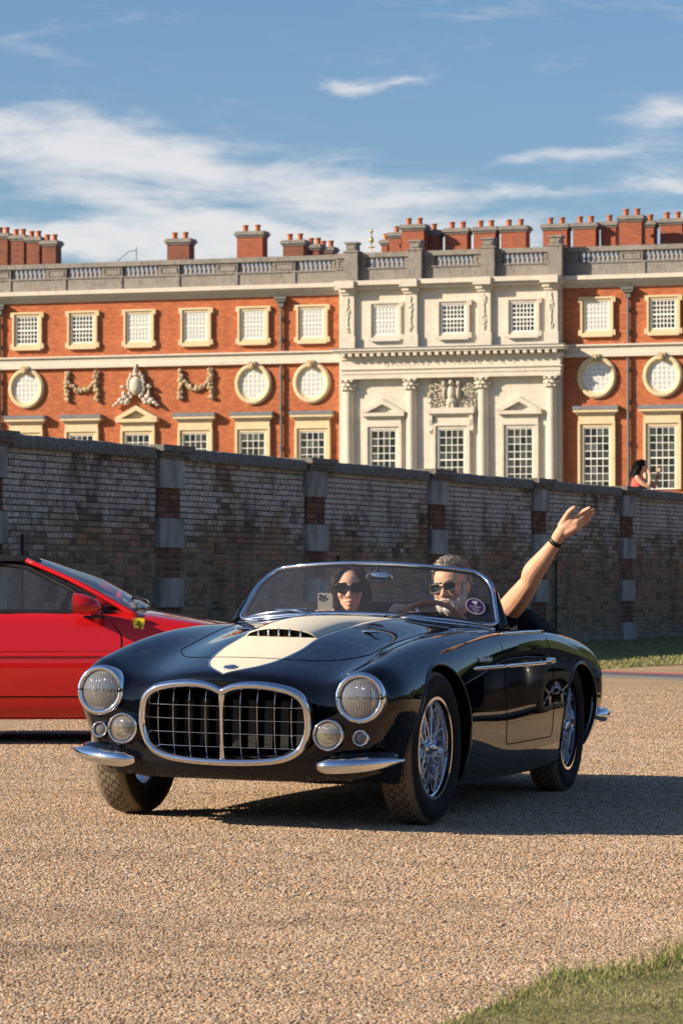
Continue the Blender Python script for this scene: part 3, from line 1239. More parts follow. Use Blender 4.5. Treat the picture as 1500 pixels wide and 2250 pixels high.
def round_window(cx):
    uc = pu(cx)
    zc = Z['rc']
    ro, ri = (pu(727) - pu(646)) / 2, (pu(715) - pu(657)) / 2
    b = MB()
    n = 40
    kz = 1.05
    rings = []
    for (rr, y) in ((ri, .03), (ri, -.10), (ri + .10, -.13), (ri + .12, -.20), (ro - .10, -.22), (ro, -.16), (ro, .03)):
        rings.append([(uc + rr * math.cos(2 * math.pi * q / n), y, zc + kz * rr * math.sin(2 * math.pi * q / n)) for q in range(n)])
    b.grid(rings, close_v=True)
    w = b.build('round_window', 'bath_stone', palace, smooth=True, sharp=35)
    k = MB()
    k.prism([(uc - .14, zc + kz * ri + .02), (uc + .14, zc + kz * ri + .02), (uc + .22, zc + kz * ro + .10), (uc - .22, zc + kz * ro + .10)], -.34, 0)
    k.blob((uc, -.34, zc + kz * (ri + ro) / 2 + .03), (.15, .12, .24), 3, .3)
    k.build('keystone', 'garland_stone', w)
    s = MB()
    rr = ri - .03
    for i in range(-2, 3):
        x = i * rr / 2.9
        hh = kz * math.sqrt(max(0, rr * rr - x * x))
        s.box2((uc + x - .025, -.05, zc - hh), (uc + x + .025, -.02, zc + hh))
        zz = i * kz * rr / 2.9
        ww = math.sqrt(max(0, rr * rr - (zz / kz) ** 2))
        s.box2((uc - ww, -.052, zc + zz - .025), (uc + ww, -.018, zc + zz + .025))
    rings = []
    for (r2, y) in ((ri + .005, -.02), (ri + .005, -.06), (ri - .06, -.06), (ri - .06, -.02)):
        rings.append([(uc + r2 * math.cos(2 * math.pi * q / n), y, zc + kz * r2 * math.sin(2 * math.pi * q / n)) for q in range(n)])
    s.grid(rings, close_u=True, close_v=True)
    s.build('sash', 'sash_white', w)
    g = MB()
    g.add([(uc + ri * math.cos(2 * math.pi * q / n), -.03, zc + kz * ri * math.sin(2 * math.pi * q / n)) for q in range(n)], [tuple(range(n))])
    g.build('glass', 'glass_pale', w)


for cx, bl in ((-62, 1), (62, 0), (183, 0), (307, 1), (432, 1), (558, 1), (687, 1), (1312, 1), (1458, 0), (1606, 1)):
    upper_window(cx, False, bl)
for cx, bl in ((848, 1), (997, 0), (1150, 0)):
    upper_window(cx, True, bl)
for cx in (-62, 60, 558, 686, 1311, 1456, 1604):
    round_window(cx)
for cx, kd in ((-62, 'flat'), (60, 'flat'), (182, 'flat'), (305, 'ped'), (431, 'flat'), (557, 'flat'), (688, 'flat'), (1311, 'flat'), (1455, 'flat'), (1603, 'flat')):
    lower_window(cx, kd)
for cx, kd in ((844, 'wped'), (993, 'wflat'), (1143, 'wped')):
    lower_window(cx, kd)

# carved garlands and the coat of arms over the third bay
for cx in (182, 432):
    b = MB()
    uc = pu(cx)
    zt, zb = pz_(432, 815), pz_(432, 873)
    hw = (pu(470) - pu(392)) / 2 - .17
    for sx in (-1, 1):
        for i in range(7):
            zz = zt + (zb - zt) * i / 6
            for q in range(3):
                b.blob((uc + sx * hw + rg.uniform(-.10, .10), -.12 + rg.uniform(-.05, .05), zz + rg.uniform(-.06, .06)), (.14, .14, .15), rg.random() * 9, .5)
    for i in range(15):
        t = i / 14
        zz = zt + (zb - zt) * (.28 + .40 * math.sin(math.pi * t))
        for q in range(2):
            b.blob((uc - hw + 2 * hw * t + rg.uniform(-.05, .05), -.12 + rg.uniform(-.05, .05), zz + rg.uniform(-.09, .09)), (.12, .13, .12 + .05 * math.sin(math.pi * t)), rg.random() * 9, .5)
    b.build('garland', 'garland_stone', palace, smooth=True)

uc = pu(303)
zb, zt = pz_(303, 893), pz_(303, 806)
hh = zt - zb
b = MB()
b.blob((uc, -.30, zb + .52 * hh), (.42, .20, .56), 1, .1, 2)            # shield
b.blob((uc, -.42, zb + .52 * hh), (.30, .12, .42), 1, .05, 2)
for sx in (-1, 1):
    for i in range(9):
        t = i / 8
        b.blob((uc + sx * (.30 + .18 * math.sin(t * 3.1)) + rg.uniform(-.04, .04), -.25, zb + hh * (.25 + .55 * t)), (.12, .14, .14), rg.random() * 9, .5)
    for (dx, dz, rx, rz) in ((.78, .36, .15, .34), (.80, .62, .13, .14), (.92, .60, .10, .06), (.66, .30, .14, .2), (.98, .20, .2, .16), (1.18, .10, .18, .12), (.62, .12, .2, .16), (1.34, .03, .13, .09), (.86, .14, .18, .18), (.5, .2, .15, .15)):
        b.blob((uc + sx * dx, -.26, zb + hh * dz * .8), (rx, .16, rz), rg.random() * 9, .5)
for (dz, r_) in ((.80, .24), (.88, .17), (.95, .13), (1.0, .08)):
    b.blob((uc, -.28, zb + hh * dz), (r_, .16, .13), rg.random() * 9, .45)
b.box2((uc - .035, -.30, zb + hh * .98), (uc + .035, -.22, zb + hh * 1.07))
b.build('coat_of_arms', 'carved', palace, smooth=True)

# portico order
zc_t, zc_b = pz_(992, 828, PD), pz_(992, 858, PD)
cols = (767, 905, 1062, 1213)
ent_b = pz_(992, 829, PD - .4)
ent_m = pz_(992, 806, PD - .4)
ent_f = pz_(992, 787, PD - .4)
ent_t = pz_(992, 764, PD - .4)
ua, ub = pu(752, PD - .4) - .0, pu(1231, PD - .4)
b = MB()
b.box2((ua, PD - .50, ent_b), (ub, PD + .01, ent_b + (ent_m - ent_b) * .45))
b.box2((ua - .03, PD - .54, ent_b + (ent_m - ent_b) * .45 + .002), (ub + .03, PD + .01, ent_m - .08))
b.box2((ua - .10, PD - .62, ent_m - .078), (ub + .10, PD + .01, ent_m))
b.build('architrave', 'portland', palace)
b = MB()
b.box2((ua, PD - .50, ent_m + .002), (ub, PD + .01, ent_f))
fz = b.build('frieze', 'portland', palace)
mat('letter', (.47, .42, .34), .9)
tcu = bpy.data.curves.new('inscription', 'FONT')
tcu.body = 'GVLIELMVS  ET  MARIA  R  R  F'
tcu.size = (ent_f - ent_m) * .95
tcu.extrude = .008
tcu.align_x = 'CENTER'
tcu.space_character = 1.25
tob = bpy.data.objects.new('tmp', tcu)
COL.objects.link(tob)
dg = bpy.context.evaluated_depsgraph_get()
tme = bpy.data.meshes.new_from_object(tob.evaluated_get(dg))
bpy.data.objects.remove(tob)
tme.materials.clear()
tme.materials.append(MATS['letter'])
lo = link('inscription', tme, fz)
lo.matrix_local = Matrix.Translation(((ua + ub) / 2, PD - .505, ent_m + (ent_f - ent_m) * .16)) @ Matrix.Rotation(math.pi / 2, 4, 'X')
b = MB()
hc = ent_t - ent_f
b.box2((ua - .08, PD - .58, ent_f + .002), (ub + .08, PD + .01, ent_f + hc * .30))
b.box2((ua - .30, PD - 1.02, ent_f + hc * .62), (ub + .30, PD + .01, ent_f + hc * .82))
b.box2((ua - .38, PD - 1.12, ent_f + hc * .82 + .002), (ub + .38, PD + .01, ent_t))
co = b.build('cornice', 'portland', palace)
b = MB()
b.box2((ua - .40, PD - 1.14, ent_t + .002), (ub + .40, PD + .01, ent_t + .06))
b.build('lead_cover', 'lead', co)
n = 30
b = MB()
b.box2((-.11, -.40, -hc * .16), (.11, 0, hc * .16))
me = b.mesh('modillion')
me.materials.append(MATS['portland'])
for i in range(n):
    o = link('modillion', me, co)
    o.location = (ua + (ub - ua) * (i + .5) / n, PD - .59, ent_f + hc * .455)

b = MB()
cr = (pu(780, PD) - pu(757, PD)) / 2
prof = [(cr * 1.30, Z0), (cr * 1.30, Z0 + .35), (cr * 1.12, Z0 + .5), (cr, Z0 + .6), (cr * 1.0, Z0 + 2.5), (cr * .97, Z0 + 5), (cr * .90, zc_b - .12), (cr * .98, zc_b - .06), (cr * .98, zc_b)]
b.lathe(prof, n=24)
me_shaft = b.mesh('column', smooth=True)
me_shaft.materials.append(MATS['portland'])
b = MB()
ch = zc_t - zc_b
b.lathe([(cr * .86, 0), (cr * .9, ch * .5), (cr * 1.15, ch * .84), (cr * 1.2, ch * .86)], n=16)
b.box2((-cr * 1.38, -cr * 1.38, ch * .87), (cr * 1.38, cr * 1.38, ch * .995))
for ringi, (zz, rr_, n_, s_) in enumerate(((.22, 1.02, 8, .17), (.5, 1.10, 8, .18), (.78, 1.30, 8, .14))):
    for q in range(n_):
        a = 2 * math.pi * (q + .5 * (ringi % 2)) / n_
        b.blob((cr * rr_ * math.cos(a), cr * rr_ * math.sin(a), ch * zz), (s_, s_, ch * .17), q + ringi * 9, .5)
me_cap = b.mesh('capital')
me_cap.materials.append(MATS['portland'])
for cx in cols:
    u0 = pu(cx, PD)
    o = link('column', me_shaft, palace)
    o.location = (u0, PD - cr * .25, 0)
    q = link('capital', me_cap, o)
    q.location = (0, 0, zc_b + .001)
# attic pilasters with carved drops
zp_t, zp_b = Z['corn'] - .05, ent_t + .07
for cx in (767, 905, 1066, 1213):
    u0 = pu(cx, PD)
    b = MB()
    hw = .36
    b.box2((u0 - hw, PD - .24, zp_b + .75), (u0 + hw, PD + .01, zp_t - .3))
    b.box2((u0 - hw - .06, PD - .30, zp_b), (u0 + hw + .06, PD + .01, zp_b + .748))
    b.box2((u0 - hw - .05, PD - .32, zp_t - .298), (u0 + hw + .05, PD + .01, zp_t - .15))
    b.box2((u0 - hw - .14, PD - .40, zp_t - .148), (u0 + hw + .14, PD + .01, zp_t))
    b.box2((u0 - hw - .16, PD - .80, zp_t + .06), (u0 + hw + .16, PD - .665, Z['para'] + .142))
    p = b.build('attic_pilaster', 'portland', palace)
    b = MB()
    za, zb_ = zp_b + .95, zp_t - .5
    for i in range(60):
        t = i / 59
        wv = .13 * (.55 + .45 * math.cos(t * 9.0 + cx))
        b.blob((u0 + rg.uniform(-wv, wv), PD - .25, za + (zb_ - za) * t), (rg.uniform(.03, .07), .05, rg.uniform(.04, .09)), i, .6)
    b.build('carved_drop', 'portland', p, smooth=True)

# trophy relief over the middle window
uc = pu(993, PD)
z0, z1 = pz_(993, 903, PD), pz_(993, 833, PD)
hw = (pu(1045, PD) - pu(941, PD)) / 2
b = MB()
for i in range(260):
    x, zz = rg.uniform(-hw, hw), rg.uniform(z0 + .08, z1 - .06)
    a = rg.uniform(0, 3.14)
    Mx = Matrix.Rotation(a, 3, 'Y')
    b.blob((uc + x, PD - .08, zz), (.04, .10, rg.uniform(.06, .20)), i, .4, 1, Mx)
for (dx, dz, rx, rz) in ((0, .55, .24, .42), (0, .30, .32, .24), (-.12, .12, .14, .3), (.12, .12, .14, .3), (0, .90, .15, .17), (-.42, .86, .13, .16), (.44, .86, .13, .16), (-.40, .55, .12, .34), (.42, .55, .12, .34)):
    b.blob((uc + dx, PD - .20, z0 + (z1 - z0) * dz), (rx, .18, rz), dx * 7 + dz, .2, 2)
b.build('trophy_relief', 'carved', palace, smooth=True)
bpy.data.objects[-1] if False else None

# rain pipes with hopper heads
for cx in (3, 620, 1381):
    u0 = pu(cx)
    b = MB()
    b.tube([(u0, -.16, Z0), (u0, -.16, Z['band_b'] - .1)], .09, 10)
    b.tube([(u0, -.16, Z['band_t'] + .05), (u0, -.16, Z['wt'] - .1)], .09, 10)
    for zz in (Z['rc'] + .4, Z['rc'] - 1.4, Z['fr'] - 1.2, Z['ot'] - .5, Z['ob'] - .1):
        b.tube([(u0, -.16, zz - .10), (u0, -.16, zz + .10)], .13, 10)
    p = b.build('rain_pipe', 'lead_pipe', palace)
    b = MB()
    b.box2((u0 - .30, -.40, Z['wt'] - .05), (u0 + .30, -.01, Z['brick'] - .25))
    b.box2((u0 - .36, -.46, Z['brick'] - .248), (u0 + .36, -.01, Z['brick'] - .10))
    b.box2((u0 - .16, -.30, Z['wt'] - .35), (u0 + .16, -.01, Z['wt'] - .052))
    b.build('hopper', 'lead_pipe', p)


# chimney stacks behind the parapet
def chimney(x0, x1, ytop, yl, old=False, pots=2, deep=.9):  # old only picks the darker brick, not an age
    ua, za = pal(x0, ytop, yl)
    ub, _ = pal(x1, ytop, yl)
    w = ub - ua
    zt = za
    b = MB()
    b.box2((ua + .16, yl, Z['corn']), (ub - .16, yl + deep, zt - .36))
    c_ = b.build('chimney', 'chimney_dark' if old else 'chimney_brick', palace)
    b = MB()
    b.box2((ua + .09, yl - .06, zt - .358), (ub - .09, yl + deep + .06, zt - .24))
    b.box2((ua + .01, yl - .14, zt - .238), (ub - .01, yl + deep + .14, zt - .10))
    b.box2((ua + .07, yl - .08, zt - .098), (ub - .07, yl + deep + .08, zt))
    b.build('cap', 'weathered', c_)
    for i in range(pots):
        b = MB()
        ux = ua + w * (i + .75) / (pots + .5)
        b.lathe([(.16, zt), (.15, zt + .3), (.19, zt + .32), (.19, zt + .40), (.13, zt + .40), (.12, zt + .1)], (ux, yl + deep * .4, 0), n=12)
        b.build('pot', 'pot_red', c_, smooth=True, sharp=40)


for a in ((-60, -12, 508, 14), (-15, 22, 513, 13), (20, 58, 517, 12.6), (54, 92, 521, 12.2), (88, 128, 529, 12)):
    chimney(*a, old=True)  # left group stands in shade; that shade is in the brick colour
chimney(362, 421, 525, 8, old=True)
chimney(515, 582, 509, 9)
for a in ((616, 672, 528, 9), (668, 706, 537, 11), (694, 735, 543, 13)):
    chimney(*a, old=True)
for a in ((832, 856, 527, 15, False, 1), (849, 886, 511, 13, False, 1), (876, 936, 494, 9), (930, 969, 506, 10, False, 1), (971, 1031, 502, 10), (1034, 1093, 499, 10), (1094, 1160, 497, 10),
          (1186, 1250, 493, 10), (1252, 1313, 490, 10), (1313, 1357, 487, 10.5, False, 1), (1353, 1414, 474, 8), (1408, 1441, 486, 10, False, 1), (1443, 1503, 481, 10), (1510, 1570, 478, 10)):
    chimney(*a)
# gilded vane and a thin aerial
ua, za = pal(816, 508, 12)
vane = MB()
vane.tube([(ua, 12, Z['para']), (ua, 12, za)], .035, 6)
for (zz, r_) in ((.0, .10), (-.55, .14)):
    vane.blob((ua, 12, za + zz), (r_, r_, r_ * 1.3), 1, .0, 2)
for q in range(4):
    a = q * math.pi / 2 + .4
    vane.tube([(ua, 12, za - 1.0), (ua + .22 * math.cos(a), 12 + .22 * math.sin(a), za - .95)], [.05, .02], 6)
vane.build('weather_vane', 'gilt', palace, smooth=True)
ae = MB()
p0, p1, p2 = pal(258, 574, 6), pal(285, 552, 6), pal(300, 543, 6)
ae.tube([(p0[0], 6, p0[1]), (p1[0], 6, p1[1]), (p2[0], 6, p1[1] + .05)], .025, 6)
ae.tube([(p2[0], 6, Z['para']), (p2[0], 6, p2[1])], .03, 6)
ae.build('aerial', 'lead_pipe', palace)
# ------------------------------------------------------------------ black roadster (x forward, y to its left, z up; origin below the front axle)
_cr, _sr, PIV = math.cos(ROLL), math.sin(ROLL), .72
CMX = Matrix(((CAR_U.x, CAR_W.x * _cr, CAR_W.x * _sr, CAR_O.x + CAR_W.x * PIV * (1 - _cr)),
              (CAR_U.y, CAR_W.y * _cr, CAR_W.y * _sr, CAR_O.y + CAR_W.y * PIV * (1 - _cr)),
              (0, -_sr, _cr, PIV * _sr), (0, 0, 0, 1)))

mat('chrome', (.83, .84, .86), .045, metal=1)
mat('chrome_soft', (.74, .74, .74), .18, metal=1)
mat('lamp_bowl', (.98, .98, .98), .16, metal=1)
mat('black_gap', (.002, .002, .002), .7, spec=.1)
mat('cavity', (.004, .004, .004), .9, spec=.05)
mat('rubber_black', (.012, .012, .012), .55)
mat('under', (.008, .008, .008), .8)
mat('leather', (.018, .016, .016), .5)
mat('soft_top', (.010, .010, .011), .9, spec=.2)
mat('wood', (.62, .17, .03), .35, coat=.2)
mat('badge_blue', (.03, .025, .16), .15, coat=.5)
mat('drum', (.28, .28, .29), .45, metal=.8)
mat('amber', (.75, .50, .08), .3)

m = mat('car_paint', (.0035, .0045, .008), .35, spec=.0, coat=1.0, coat_rough=.008)
nb = NB(m)
s_ = nb.sep('Object')
ax = s_[0]
wcurve = nb.N.new('ShaderNodeFloatCurve')
nb.L.new(nb.rng(ax, -1.4, .8), wcurve.inputs['Value'])
cm = wcurve.mapping
STRIPE = [(-1.4, .245), (-1.05, .228), (-.6, .203), (-.06, .172), (.2, .174), (.35, .163), (.48, .146), (.56, .127), (.63, .100), (.69, .062), (.725, .030), (.748, .0)]
cpts = cm.curves[0].points
while len(cpts) < len(STRIPE):
    cpts.new(.5, .5)
for p_, (a_, w_) in zip(cpts, STRIPE):
    p_.location = ((a_ + 1.4) / 2.2, w_ / .5)
cm.update()
half = nb.math('MULTIPLY', wcurve.outputs[0], .5)
inside = nb.rng(nb.math('SUBTRACT', half, nb.math('ABSOLUTE', s_[1])), -.0012, .0012)
inside = nb.math('MULTIPLY', inside, nb.math('GREATER_THAN', s_[2], .620))
inside = nb.math('MULTIPLY', inside, nb.math('GREATER_THAN', ax, -1.38))
nb.col(nb.mix(inside, (.0035, .0045, .008), (.80, .74, .57)))
nb.put(nb.b.inputs['Coat Weight'], nb.math('MULTIPLY_ADD', inside, -.9, 1.0))
nb.put(nb.b.inputs['Roughness'], .5)
mat('cream_paint', (.80, .74, .57), .5, spec=.08, coat=.1, coat_rough=.02)
mat('gloss_black', (.0035, .0045, .008), .35, spec=.0, coat=1.0, coat_rough=.008)


def thin_glass(name, tint=(1, 1, 1), k=1.0, rough=0.0, base=.0, frost=0.0):
    """a single thin sheet of glass: lets light straight through, mirrors by angle"""
    m = bpy.data.materials.new(name)
    m.use_nodes = True
    N, L = m.node_tree.nodes, m.node_tree.links
    N.clear()
    out, mx = N.new('ShaderNodeOutputMaterial'), N.new('ShaderNodeMixShader')
    tr, gl = N.new('ShaderNodeBsdfTransparent'), N.new('ShaderNodeBsdfGlossy')
    tr.inputs[0].default_value = (*tint, 1)
    gl.inputs['Roughness'].default_value = rough
    fr = N.new('ShaderNodeFresnel')
    fr.inputs[0].default_value = 1.5
    ma = N.new('ShaderNodeMath')
    ma.operation, ma.use_clamp = 'MULTIPLY_ADD', True
    ma.inputs[1].default_value = k
    ma.inputs[2].default_value = base
    L.new(fr.outputs[0], ma.inputs[0])
    L.new(ma.outputs[0], mx.inputs[0])
    L.new(tr.outputs[0], mx.inputs[1])
    L.new(gl.outputs[0], mx.inputs[2])
    L.new(mx.outputs[0], out.inputs[0])
    if frost:
        tl, m2, di = N.new('ShaderNodeBsdfTranslucent'), N.new('ShaderNodeMixShader'), N.new('ShaderNodeBsdfDiffuse')
        m3 = N.new('ShaderNodeMixShader')
        m3.inputs[0].default_value = .5
        L.new(tl.outputs[0], m3.inputs[1])
        L.new(di.outputs[0], m3.inputs[2])
        for x_ in (tl, di):
            x_.inputs[0].default_value = (*[c * .95 for c in tint], 1)
        m2.inputs[0].default_value = frost
        L.new(tr.outputs[0], m2.inputs[1])
        L.new(m3.outputs[0], m2.inputs[2])
        L.new(m2.outputs[0], mx.inputs[1])
    MATS[name] = m
    return m


thin_glass('screen_glass', (.95, .97, .97), 1.0, 0.0, .02, .035)
thin_glass('lamp_glass', (.92, .93, .93), 1.6, .012, .06, .34)
thin_glass('tint_glass', (.92, .95, .95), 1.0, 0.0, .03, .05)

m = mat('tyre', rough=.8, spec=.25)
nb = NB(m)
s_ = nb.sep('Object')
th = nb.math('ARCTAN2', s_[2], s_[0])
sq = nb.math('MULTIPLY', nb.math('SINE', nb.math('MULTIPLY', th, 46.0)), 2.2)
sq = nb.math('MAXIMUM', nb.math('MINIMUM', sq, 1.0), -1.0)
g = None
for y0, sg in ((-.034, 1), (-.013, -1), (.013, 1), (.034, -1)):
    d = nb.math('ABSOLUTE', nb.math('SUBTRACT', nb.math('SUBTRACT', s_[1], y0), nb.math('MULTIPLY', sq, .006 * sg)))
    q = nb.rng(d, .0030, .0018)
    g = q if g is None else nb.math('MAXIMUM', g, q)
sip = nb.rng(nb.math('ABSOLUTE', nb.math('SINE', nb.math('MULTIPLY', th, 92.0))), .16, .08)
sip = nb.math('MULTIPLY', sip, nb.rng(nb.math('ABSOLUTE', s_[1]), .047, .050))
g = nb.math('MAXIMUM', g, nb.math('MULTIPLY', sip, .8))
rad = nb.math('SQRT', nb.math('ADD', nb.math('MULTIPLY', s_[0], s_[0]), nb.math('MULTIPLY', s_[2], s_[2])))
tread = nb.rng(rad, .306, .318)
dust = nb.noise(30, 4, .6)
tcol = nb.mix(nb.rng(dust, .3, .7), (.25, .205, .145), (.19, .16, .115))
tcol = nb.mix(g, tcol, (.008, .008, .008))
side = nb.mix(nb.rng(dust, .45, .8, 0, .5), (.014, .014, .014), (.035, .032, .028))
nb.col(nb.mix(tread, side, tcol))
nb.bump(nb.math('MULTIPLY', nb.math('MULTIPLY', g, tread), -1.0), .004, .8)

roadster = thing('roadster', 'gleaming black open vintage roadster with cream bonnet stripe and oval chrome grille', 'car', CMX)

# --- shell: rows run nose-wards, columns from the sill over the wing crest to the centre line
ROWS = [
    # a (or list), w, z                under  sill   low    mid    should upper  crest  valley hood  centre
    ([-3.42] * 10, [.32, .38, .44, .48, .46, .40, .32, .24, .12, 0], [.32, .32, .37, .45, .54, .585, .61, .62, .63, .63]),
    ([-3.31] * 10, [.48, .57, .645, .675, .655, .58, .46, .33, .17, 0], [.26, .265, .35, .47, .58, .645, .675, .69, .70, .70]),
    ([-3.03] * 10, [.58, .675, .738, .760, .745, .685, .56, .41, .2, 0], [.205, .21, .34, .48, .62, .705, .745, .755, .765, .765]),
    ([-2.53] * 10, [.62, .70, .752, .772, .762, .722, .60, .43, .21, 0], [.165, .17, .32, .48, .64, .745, .785, .79, .80, .80]),
    ([-2.10] * 10, [.63, .725, .757, .770, .762, .735, .655, .46, .22, 0], [.15, .155, .30, .46, .64, .765, .80, .805, .81, .81]),
    ([-1.60] * 10, [.63, .735, .765, .776, .766, .745, .68, .48, .23, 0], [.15, .155, .30, .46, .64, .768, .805, .815, .83, .835]),
    ([-1.05] * 10, [.63, .735, .762, .768, .755, .735, .655, .47, .23, 0], [.15, .155, .30, .46, .64, .762, .812, .824, .855, .866]),
    ([-.52] * 10, [.62, .72, .757, .766, .750, .715, .605, .44, .22, 0], [.15, .155, .30, .46, .64, .748, .805, .785, .825, .836]),
    ([-.10] * 10, [.61, .70, .745, .757, .740, .692, .580, .43, .22, 0], [.16, .165, .30, .46, .63, .725, .778, .735, .785, .796]),
    ([.20] * 10, [.60, .68, .722, .742, .729, .680, .572, .43, .22, 0], [.18, .19, .32, .47, .61, .695, .742, .692, .735, .746]),
    ([.42] * 10, [.58, .64, .680, .722, .720, .672, .568, .425, .22, 0], [.20, .21, .34, .48, .59, .665, .708, .655, .695, .706]),
    ([.48, .50, .50, .525, .545, .56, .59, .60, .655, .675], [.55, .62, .655, .695, .698, .655, .563, .41, .215, 0], [.21, .235, .35, .475, .565, .632, .672, .612, .648, .660]),
    ([.52, .55, .56, .58, .60, .625, .66, .675, .735, .765], [.52, .58, .620, .648, .652, .615, .540, .37, .20, 0], [.21, .235, .335, .435, .50, .55, .585, .555, .595, .612]),
    ([.54, .57, .585, .60, .62, .645, .675, .685, .715, .725], [.50, .55, .590, .610, .605, .565, .480, .36, .19, 0], [.21, .235, .31, .37, .405, .43, .45, .45, .46, .46]),
    ([.54, .57, .59, .605, .62, .64, .665, .69, .73, .74], [.48, .52, .550, .562, .548, .510, .450, .36, .19, 0], [.21, .235, .26, .28, .285, .285, .285, .28, .275, .27]),
    ([.53, .56, .575, .585, .60, .615, .635, .66, .69, .70], [.46, .49, .510, .515, .500, .470, .420, .34, .18, 0], [.205, .21, .21, .21, .21, .21, .21, .205, .205, .205]),
]
TG = np.array([[[r[0][j], r[1][j], r[2][j]] for j in range(10)] for r in ROWS])


def _basis(n, per, mirror_end):
    """sampling matrix of a uniform cubic B-spline on n control points"""
    m_ = (n - 1) * per + 1
    A = np.zeros((m_, n + 2))
    for s in range(m_):
        i, t = divmod(s, per)
        t /= per
        if i == n - 1:
            i, t = n - 2, 1.0
        bb = [(1 - t) ** 3 / 6, (3 * t ** 3 - 6 * t * t + 4) / 6, (-3 * t ** 3 + 3 * t * t + 3 * t + 1) / 6, t ** 3 / 6]
        for q in range(4):
            A[s, i + q] += bb[q]
    return A


def _ext_rows(P):
    return np.concatenate([2 * P[:1] - P[1:2], P, 2 * P[-1:] - P[-2:-1]], 0)


def _ext_cols(P):
    mir = P[:, -2:-1].copy()
    mir[..., 1] *= -1
    return np.concatenate([2 * P[:, :1] - P[:, 1:2], P, mir], 1)


def bsurf(P, pu_, pv_):
    A, B = _basis(P.shape[0], pu_, False), _basis(P.shape[1], pv_, True)
    S = np.einsum('ia,abk->ibk', A, _ext_rows(P))
    S = _ext_cols(S)
    return np.einsum('jb,ibk->ijk', B, S)


CT = TG.copy()
for _ in range(3):
    CT = CT + .8 * (TG - bsurf(CT, 1, 1))
PU_, PV_ = 14, 10
SH = bsurf(CT, PU_, PV_)                       # dense half shell
SH[:, -1, 1] = 0
du = np.gradient(SH, axis=0)
dv = np.gradient(SH, axis=1)
NRM = np.cross(dv, du)
NRM[:, -1, 1] = 0
NRM /= np.linalg.norm(NRM, axis=2, keepdims=True) + 1e-12
if NRM[60, 40] @ np.array([0, 1, .2]) < 0:
    NRM = -NRM
NR, NC = SH.shape[:2]
JJ = np.arange(NC) / PV_
II = np.arange(NR) / PU_
_side = SH[:, :int(5.6 * PV_)].reshape(-1, 3)
_sideN = NRM[:, :int(5.6 * PV_)].reshape(-1, 3)
_top = SH[:int(12.0 * PU_) + 1, int(4.8 * PV_):].reshape(-1, 3)
_topN = NRM[:int(12.0 * PU_) + 1, int(4.8 * PV_):].reshape(-1, 3)


def _near(P, Nn, q, cols, k=6):
    d = ((P[:, cols] - np.array(q)) ** 2).sum(1)
    ix = np.argpartition(d, k)[:k]
    wgt = 1 / (d[ix] + 1e-6)
    wgt /= wgt.sum()
    n = (Nn[ix] * wgt[:, None]).sum(0)
    n /= np.linalg.norm(n)
    p0 = (P[ix] * wgt[:, None]).sum(0)
    # slide in the tangent plane to the wanted pair of coordinates
    o = [c for c in range(3) if c not in cols][0]
    dif = np.zeros(3)
    for c, v in zip(cols, q):
        dif[c] = v - p0[c]
    if abs(n[o]) > .12:
        dif[o] = -sum(n[c] * dif[c] for c in cols) / n[o]
    return p0 + dif, n


def on_side(a, z, off=0.0, s=1):
    p, n = _near(_side, _sideN, (a, z), [0, 2])
    p = p + n * off
    return Vector((p[0], s * p[1], p[2])), Vector((n[0], s * n[1], n[2]))


def on_top(a, w, off=0.0):
    p, n = _near(_top, _topN, (a, abs(w)), [0, 1])
    p = p + n * off
    s = -1 if w < 0 else 1
    return Vector((p[0], s * p[1], p[2])), Vector((n[0], s * n[1], n[2]))


ARCH = ((0.0, .335, .392, .352), (-2.535, .335, .372, .305))


def arch_rho(p):
    return [math.hypot((p[0] - a) / rx, (p[2] - z) / rz) for a, z, rx, rz in ARCH]


def hood_front(w):
    return .45 - .41 * (min(abs(w), .43) / .43) ** 3.2


def hood_side(a):
    return .425 + (.49 - .425) * sm(.1, -1.1, a)


# grille opening in front view (w, z), half outline from the bottom centre up
GRILL = [(0, .280), (.13, .284), (.25, .300), (.322, .340), (.352, .41), (.354, .475), (.340, .532), (.300, .568), (.225, .588), (.13, .596), (.055, .588), (0, .566)]
_gd = spline([(-GRILL[1][0], GRILL[1][1])] + GRILL, 6)[6:]


def in_grille(w, z, grow=0.0):
    w = abs(w)
    if w > .36 + grow:
        return False
    zs = [q for q in _gd]
    lo = np.interp(w, [p[0] for p in zs[:24]], [p[1] for p in zs[:24]])
    up = np.interp(w, [p[0] for p in reversed(zs[24:])], [p[1] for p in reversed(zs[24:])])
    return lo - grow < z < up + grow and w < .354 + grow


drop = np.zeros((NR - 1, NC - 1), bool)
part = np.zeros((NR - 1, NC - 1), int)          # 0 body 1 hood 2 door 3 boot lid
snap = {}
for i in range(NR - 1):
    for j in range(NC - 1):
        c = (SH[i, j] + SH[i + 1, j] + SH[i, j + 1] + SH[i + 1, j + 1]) / 4
        jj, ii = j / PV_, i / PU_
        if jj < 5.4 and c[2] < .74 and min(arch_rho(c)) < 1:
            drop[i, j] = True
        elif ii > 11.9 and in_grille(c[1], c[2], -.006):
            drop[i, j] = True
        elif jj > 6.0 and -2.06 < c[0] < -1.42 and c[1] < .655 and c[2] > .7:
            drop[i, j] = True
        elif jj > 5.9 and ii < 12.3 and c[0] > -1.14 - .06 * c[1] and c[0] < hood_front(c[1]) and c[1] < hood_side(c[0]):
            part[i, j] = 1
        elif jj < 6.1 and -1.93 < c[0] < -1.02 and c[2] > .30 and c[2] < .81:
            part[i, j] = 2
SHS = SH.copy()
